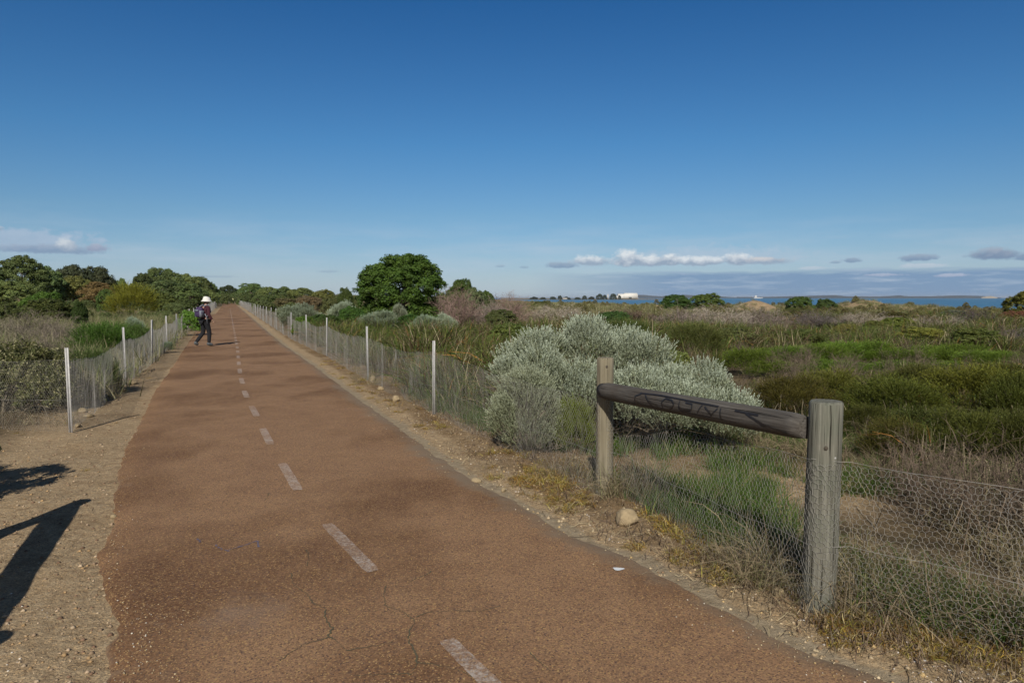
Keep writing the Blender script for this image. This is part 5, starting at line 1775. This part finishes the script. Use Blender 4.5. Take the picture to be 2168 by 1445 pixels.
def person(label, loc, rotz, top_rgb, leg_rgb, hat_rgb, pack=True, group=None, height=1.0):
    t = thing('person', label, 'person', loc, rotz, (height,) * 3, group)
    sk = plain_mat('skin', (.42, .26, .19), .6); cl = plain_mat('top_cloth', top_rgb, .9, .2, 30)
    tr = plain_mat('trouser_cloth', leg_rgb, .9, .2, 30); bt = plain_mat('boot_leather', (.10, .11, .12), .8, .3, 40)
    # joints, x right, y forward: mid-stride, right leg planted, left leg trailing
    hipL, hipR = (-.09, 0, .86), (.09, 0, .86)
    kneeL, ankL = (-.13, .02, .47), (-.18, -.26, .13)
    kneeR, ankR = (.10, .10, .46), (.11, .06, .09)
    V = [(0, 0, .90), (0, .01, 1.08), (0, .03, 1.27), (0, .05, 1.38), (0, .07, 1.44), (0, .09, 1.52), (0, .10, 1.58),
         hipL, kneeL, ankL, (-.19, -.18, .06), hipR, kneeR, ankR, (.12, .20, .03),
         (-.17, .03, 1.33), (-.22, .08, 1.08), (-.17, .24, .93), (-.15, .31, .88),
         (.17, .03, 1.33), (.245, -.01, 1.08), (.285, .09, .91), (.295, .12, .87)]
    E = [(0, 1), (1, 2), (2, 3), (3, 4), (4, 5), (5, 6), (0, 7), (7, 8), (8, 9), (9, 10), (0, 11), (11, 12), (12, 13), (13, 14),
         (2, 15), (15, 16), (16, 17), (17, 18), (2, 19), (19, 20), (20, 21), (21, 22)]
    R = [(.13, .10), (.12, .09), (.14, .09), (.06, .05), (.05, .05), (.085, .095), (.07, .08), .075, .052, .035, .03, .075, .052, .035, .03,
         .048, .038, .028, .03, .048, .038, .028, .03]
    link('body', skin_mesh('body', V, E, R), sk, t)
    # fingers of each hand, curled round
    for (hx, hy, hz) in ((-.15, .31, .88), (.295, .12, .87)):
        fm = MB()
        for q in range(4):
            o_ = -.022 + q * .015; L = (.060, .070, .066, .052)[q]
            add_tube(fm, [(hx + o_, hy, hz - .01), (hx + o_, hy + .02, hz - .02 - L * .45), (hx + o_, hy + .01, hz - .02 - L * .8)], [.009, .008, .006], 6)
        add_tube(fm, [(hx - .02, hy, hz), (hx - .045, hy + .03, hz - .01), (hx - .04, hy + .055, hz - .03)], [.010, .009, .007], 6)
        link('hand', fm.mesh('hand', True), sk, t)
    # shirt
    V2 = [(0, 0, .86), (0, .01, 1.08), (0, .03, 1.27), (0, .05, 1.375), V[15], V[16], V[17], V[19], V[20], V[21]]
    E2 = [(0, 1), (1, 2), (2, 3), (2, 4), (4, 5), (5, 6), (2, 7), (7, 8), (8, 9)]
    R2 = [(.175, .135), (.150, .115), (.165, .115), (.075, .07), .072, .056, .042, .072, .056, .042]
    link('shirt', skin_mesh('shirt', V2, E2, R2), cl, t)
    V3 = [(0, 0, .93), hipL, kneeL, (ankL[0], ankL[1] + .01, ankL[2] - .01), hipR, kneeR, (ankR[0], ankR[1], ankR[2])]
    link('trousers', skin_mesh('trousers', V3, [(0, 1), (1, 2), (2, 3), (0, 4), (4, 5), (5, 6)], [(.155, .12), .105, .076, .058, .105, .076, .058]), tr, t)
    for q, (a, b) in enumerate(((ankL, (-.19, -.15, .05)), (ankR, (.12, .20, .04)))):
        h_ = (a[0], a[1] - .05, a[2] - .04 if q else a[2] - .01)
        link('boot', skin_mesh('boot', [(a[0], a[1], a[2] + .06), (a[0], a[1], a[2] - .01), b, h_], [(0, 1), (1, 2), (1, 3)], [.064, .062, (.052, .045), .052]), bt, t)
    # hair and bucket hat
    hm = MB(); a = np.linspace(0, 2 * math.pi, 20, endpoint=False)
    prof = [(.0, 1.50), (.098, 1.50), (.105, 1.56), (.10, 1.60), (.0, 1.62)]
    for i in range(len(prof) - 1):
        pass
    add_tube(hm, [(0, .07, 1.47), (0, .075, 1.50), (0, .08, 1.55), (0, .085, 1.60)], [.07, .095, .104, .09], 16)
    link('hair', hm.mesh('hair', True), plain_mat('hair', (.12, .08, .05), .8), t)
    if hat_rgb:
        mb = MB()
        pr = [(.175, 1.530), (.178, 1.536), (.125, 1.595), (.113, 1.645), (.098, 1.685), (.06, 1.70), (.005, 1.705)]
        rings = [np.stack([r * np.cos(a), .095 + r * 1.08 * np.sin(a), np.full(20, z) - .012 * np.sin(a)], 1) for r, z in pr]
        Vh = np.concatenate(rings); i = np.arange(len(pr) - 1)[:, None] * 20; j = np.arange(20)[None]; jn = (j + 1) % 20
        mb.add(Vh, np.stack([i + j, i + jn, i + 20 + jn, i + 20 + j], -1).reshape(-1, 4))
        link('hat', mb.mesh('hat', True), plain_mat('hat_cloth', hat_rgb, .9, .06, 20), t)
    if pack:
        pk = plain_mat('purple_pack', (.045, .026, .085), .8, .3, 25); gy = plain_mat('grey_pack_panel', (.17, .19, .23), .8, .2, 30)
        p = link('backpack', skin_mesh('backpack', [(0, -.19, .98), (0, -.21, 1.10), (0, -.20, 1.25), (0, -.17, 1.36)], [(0, 1), (1, 2), (2, 3)], [(.13, .10), (.175, .14), (.165, .125), (.13, .09)]), pk, t)
        mb = MB()
        for s in (-1, 1): add_box(mb, (s * .125, -.20, 1.12), (.05, .16, .22))
        add_box(mb, (0, -.31, 1.235), (.20, .05, .05))
        link('side_pocket', mb.mesh('side_pocket'), gy, p)
        mb = MB()
        for s in (-1, 1):
            add_tube(mb, [(s * .10, -.10, 1.37), (s * .11, .03, 1.43), (s * .11, .13, 1.34), (s * .13, .15, 1.18), (s * .15, -.02, 1.02)], .02, 6)
        add_tube(mb, [(.16, -.10, 1.12), (.20, -.06, 1.0), (.205, -.05, .78)], [.018, .014, .01], 6)
        link('strap', mb.mesh('strap'), gy, p)
    return t


x, y = P(435, 733)
person('hiker in a white bucket hat, plum shirt and dark trousers, carrying a purple backpack', (x, y, .008), math.radians(-32), (.050, .010, .018), (.008, .009, .013), (.72, .71, .68), height=.955)
x, y = P(494, 643.5)
person('far walker in a pale yellow top and black trousers near the path end', (x, y, .008), math.radians(170), (.86, .90, .45), (.015, .015, .017), None, False)
x, y = P(485, 641.8)
person('farther walker in an orange top beyond the pale yellow one', (x, y, .0), 0, (.85, .25, .09), (.25, .25, .28), None, False)

for o in list(bpy.data.objects):
    if o.name.startswith('Empty'): pass


# the air over the bay: far shores fade a little
def haze():
    m = bpy.data.materials.new('sea_air'); m.use_nodes = True
    nt = m.node_tree; nt.nodes.clear()
    out = nt.nodes.new('ShaderNodeOutputMaterial'); v = nt.nodes.new('ShaderNodeVolumePrincipled')
    v.inputs['Color'].default_value = (.78, .86, 1.0, 1); v.inputs['Density'].default_value = 3.5e-5
    v.inputs['Anisotropy'].default_value = 0.0
    nt.links.new(v.outputs[0], out.inputs['Volume'])
    mb = MB(); add_box(mb, (15800, 15300, 20), (52000, 52000, 57))
    tag(link('haze', mb.mesh('haze'), m), kind='stuff')


haze()
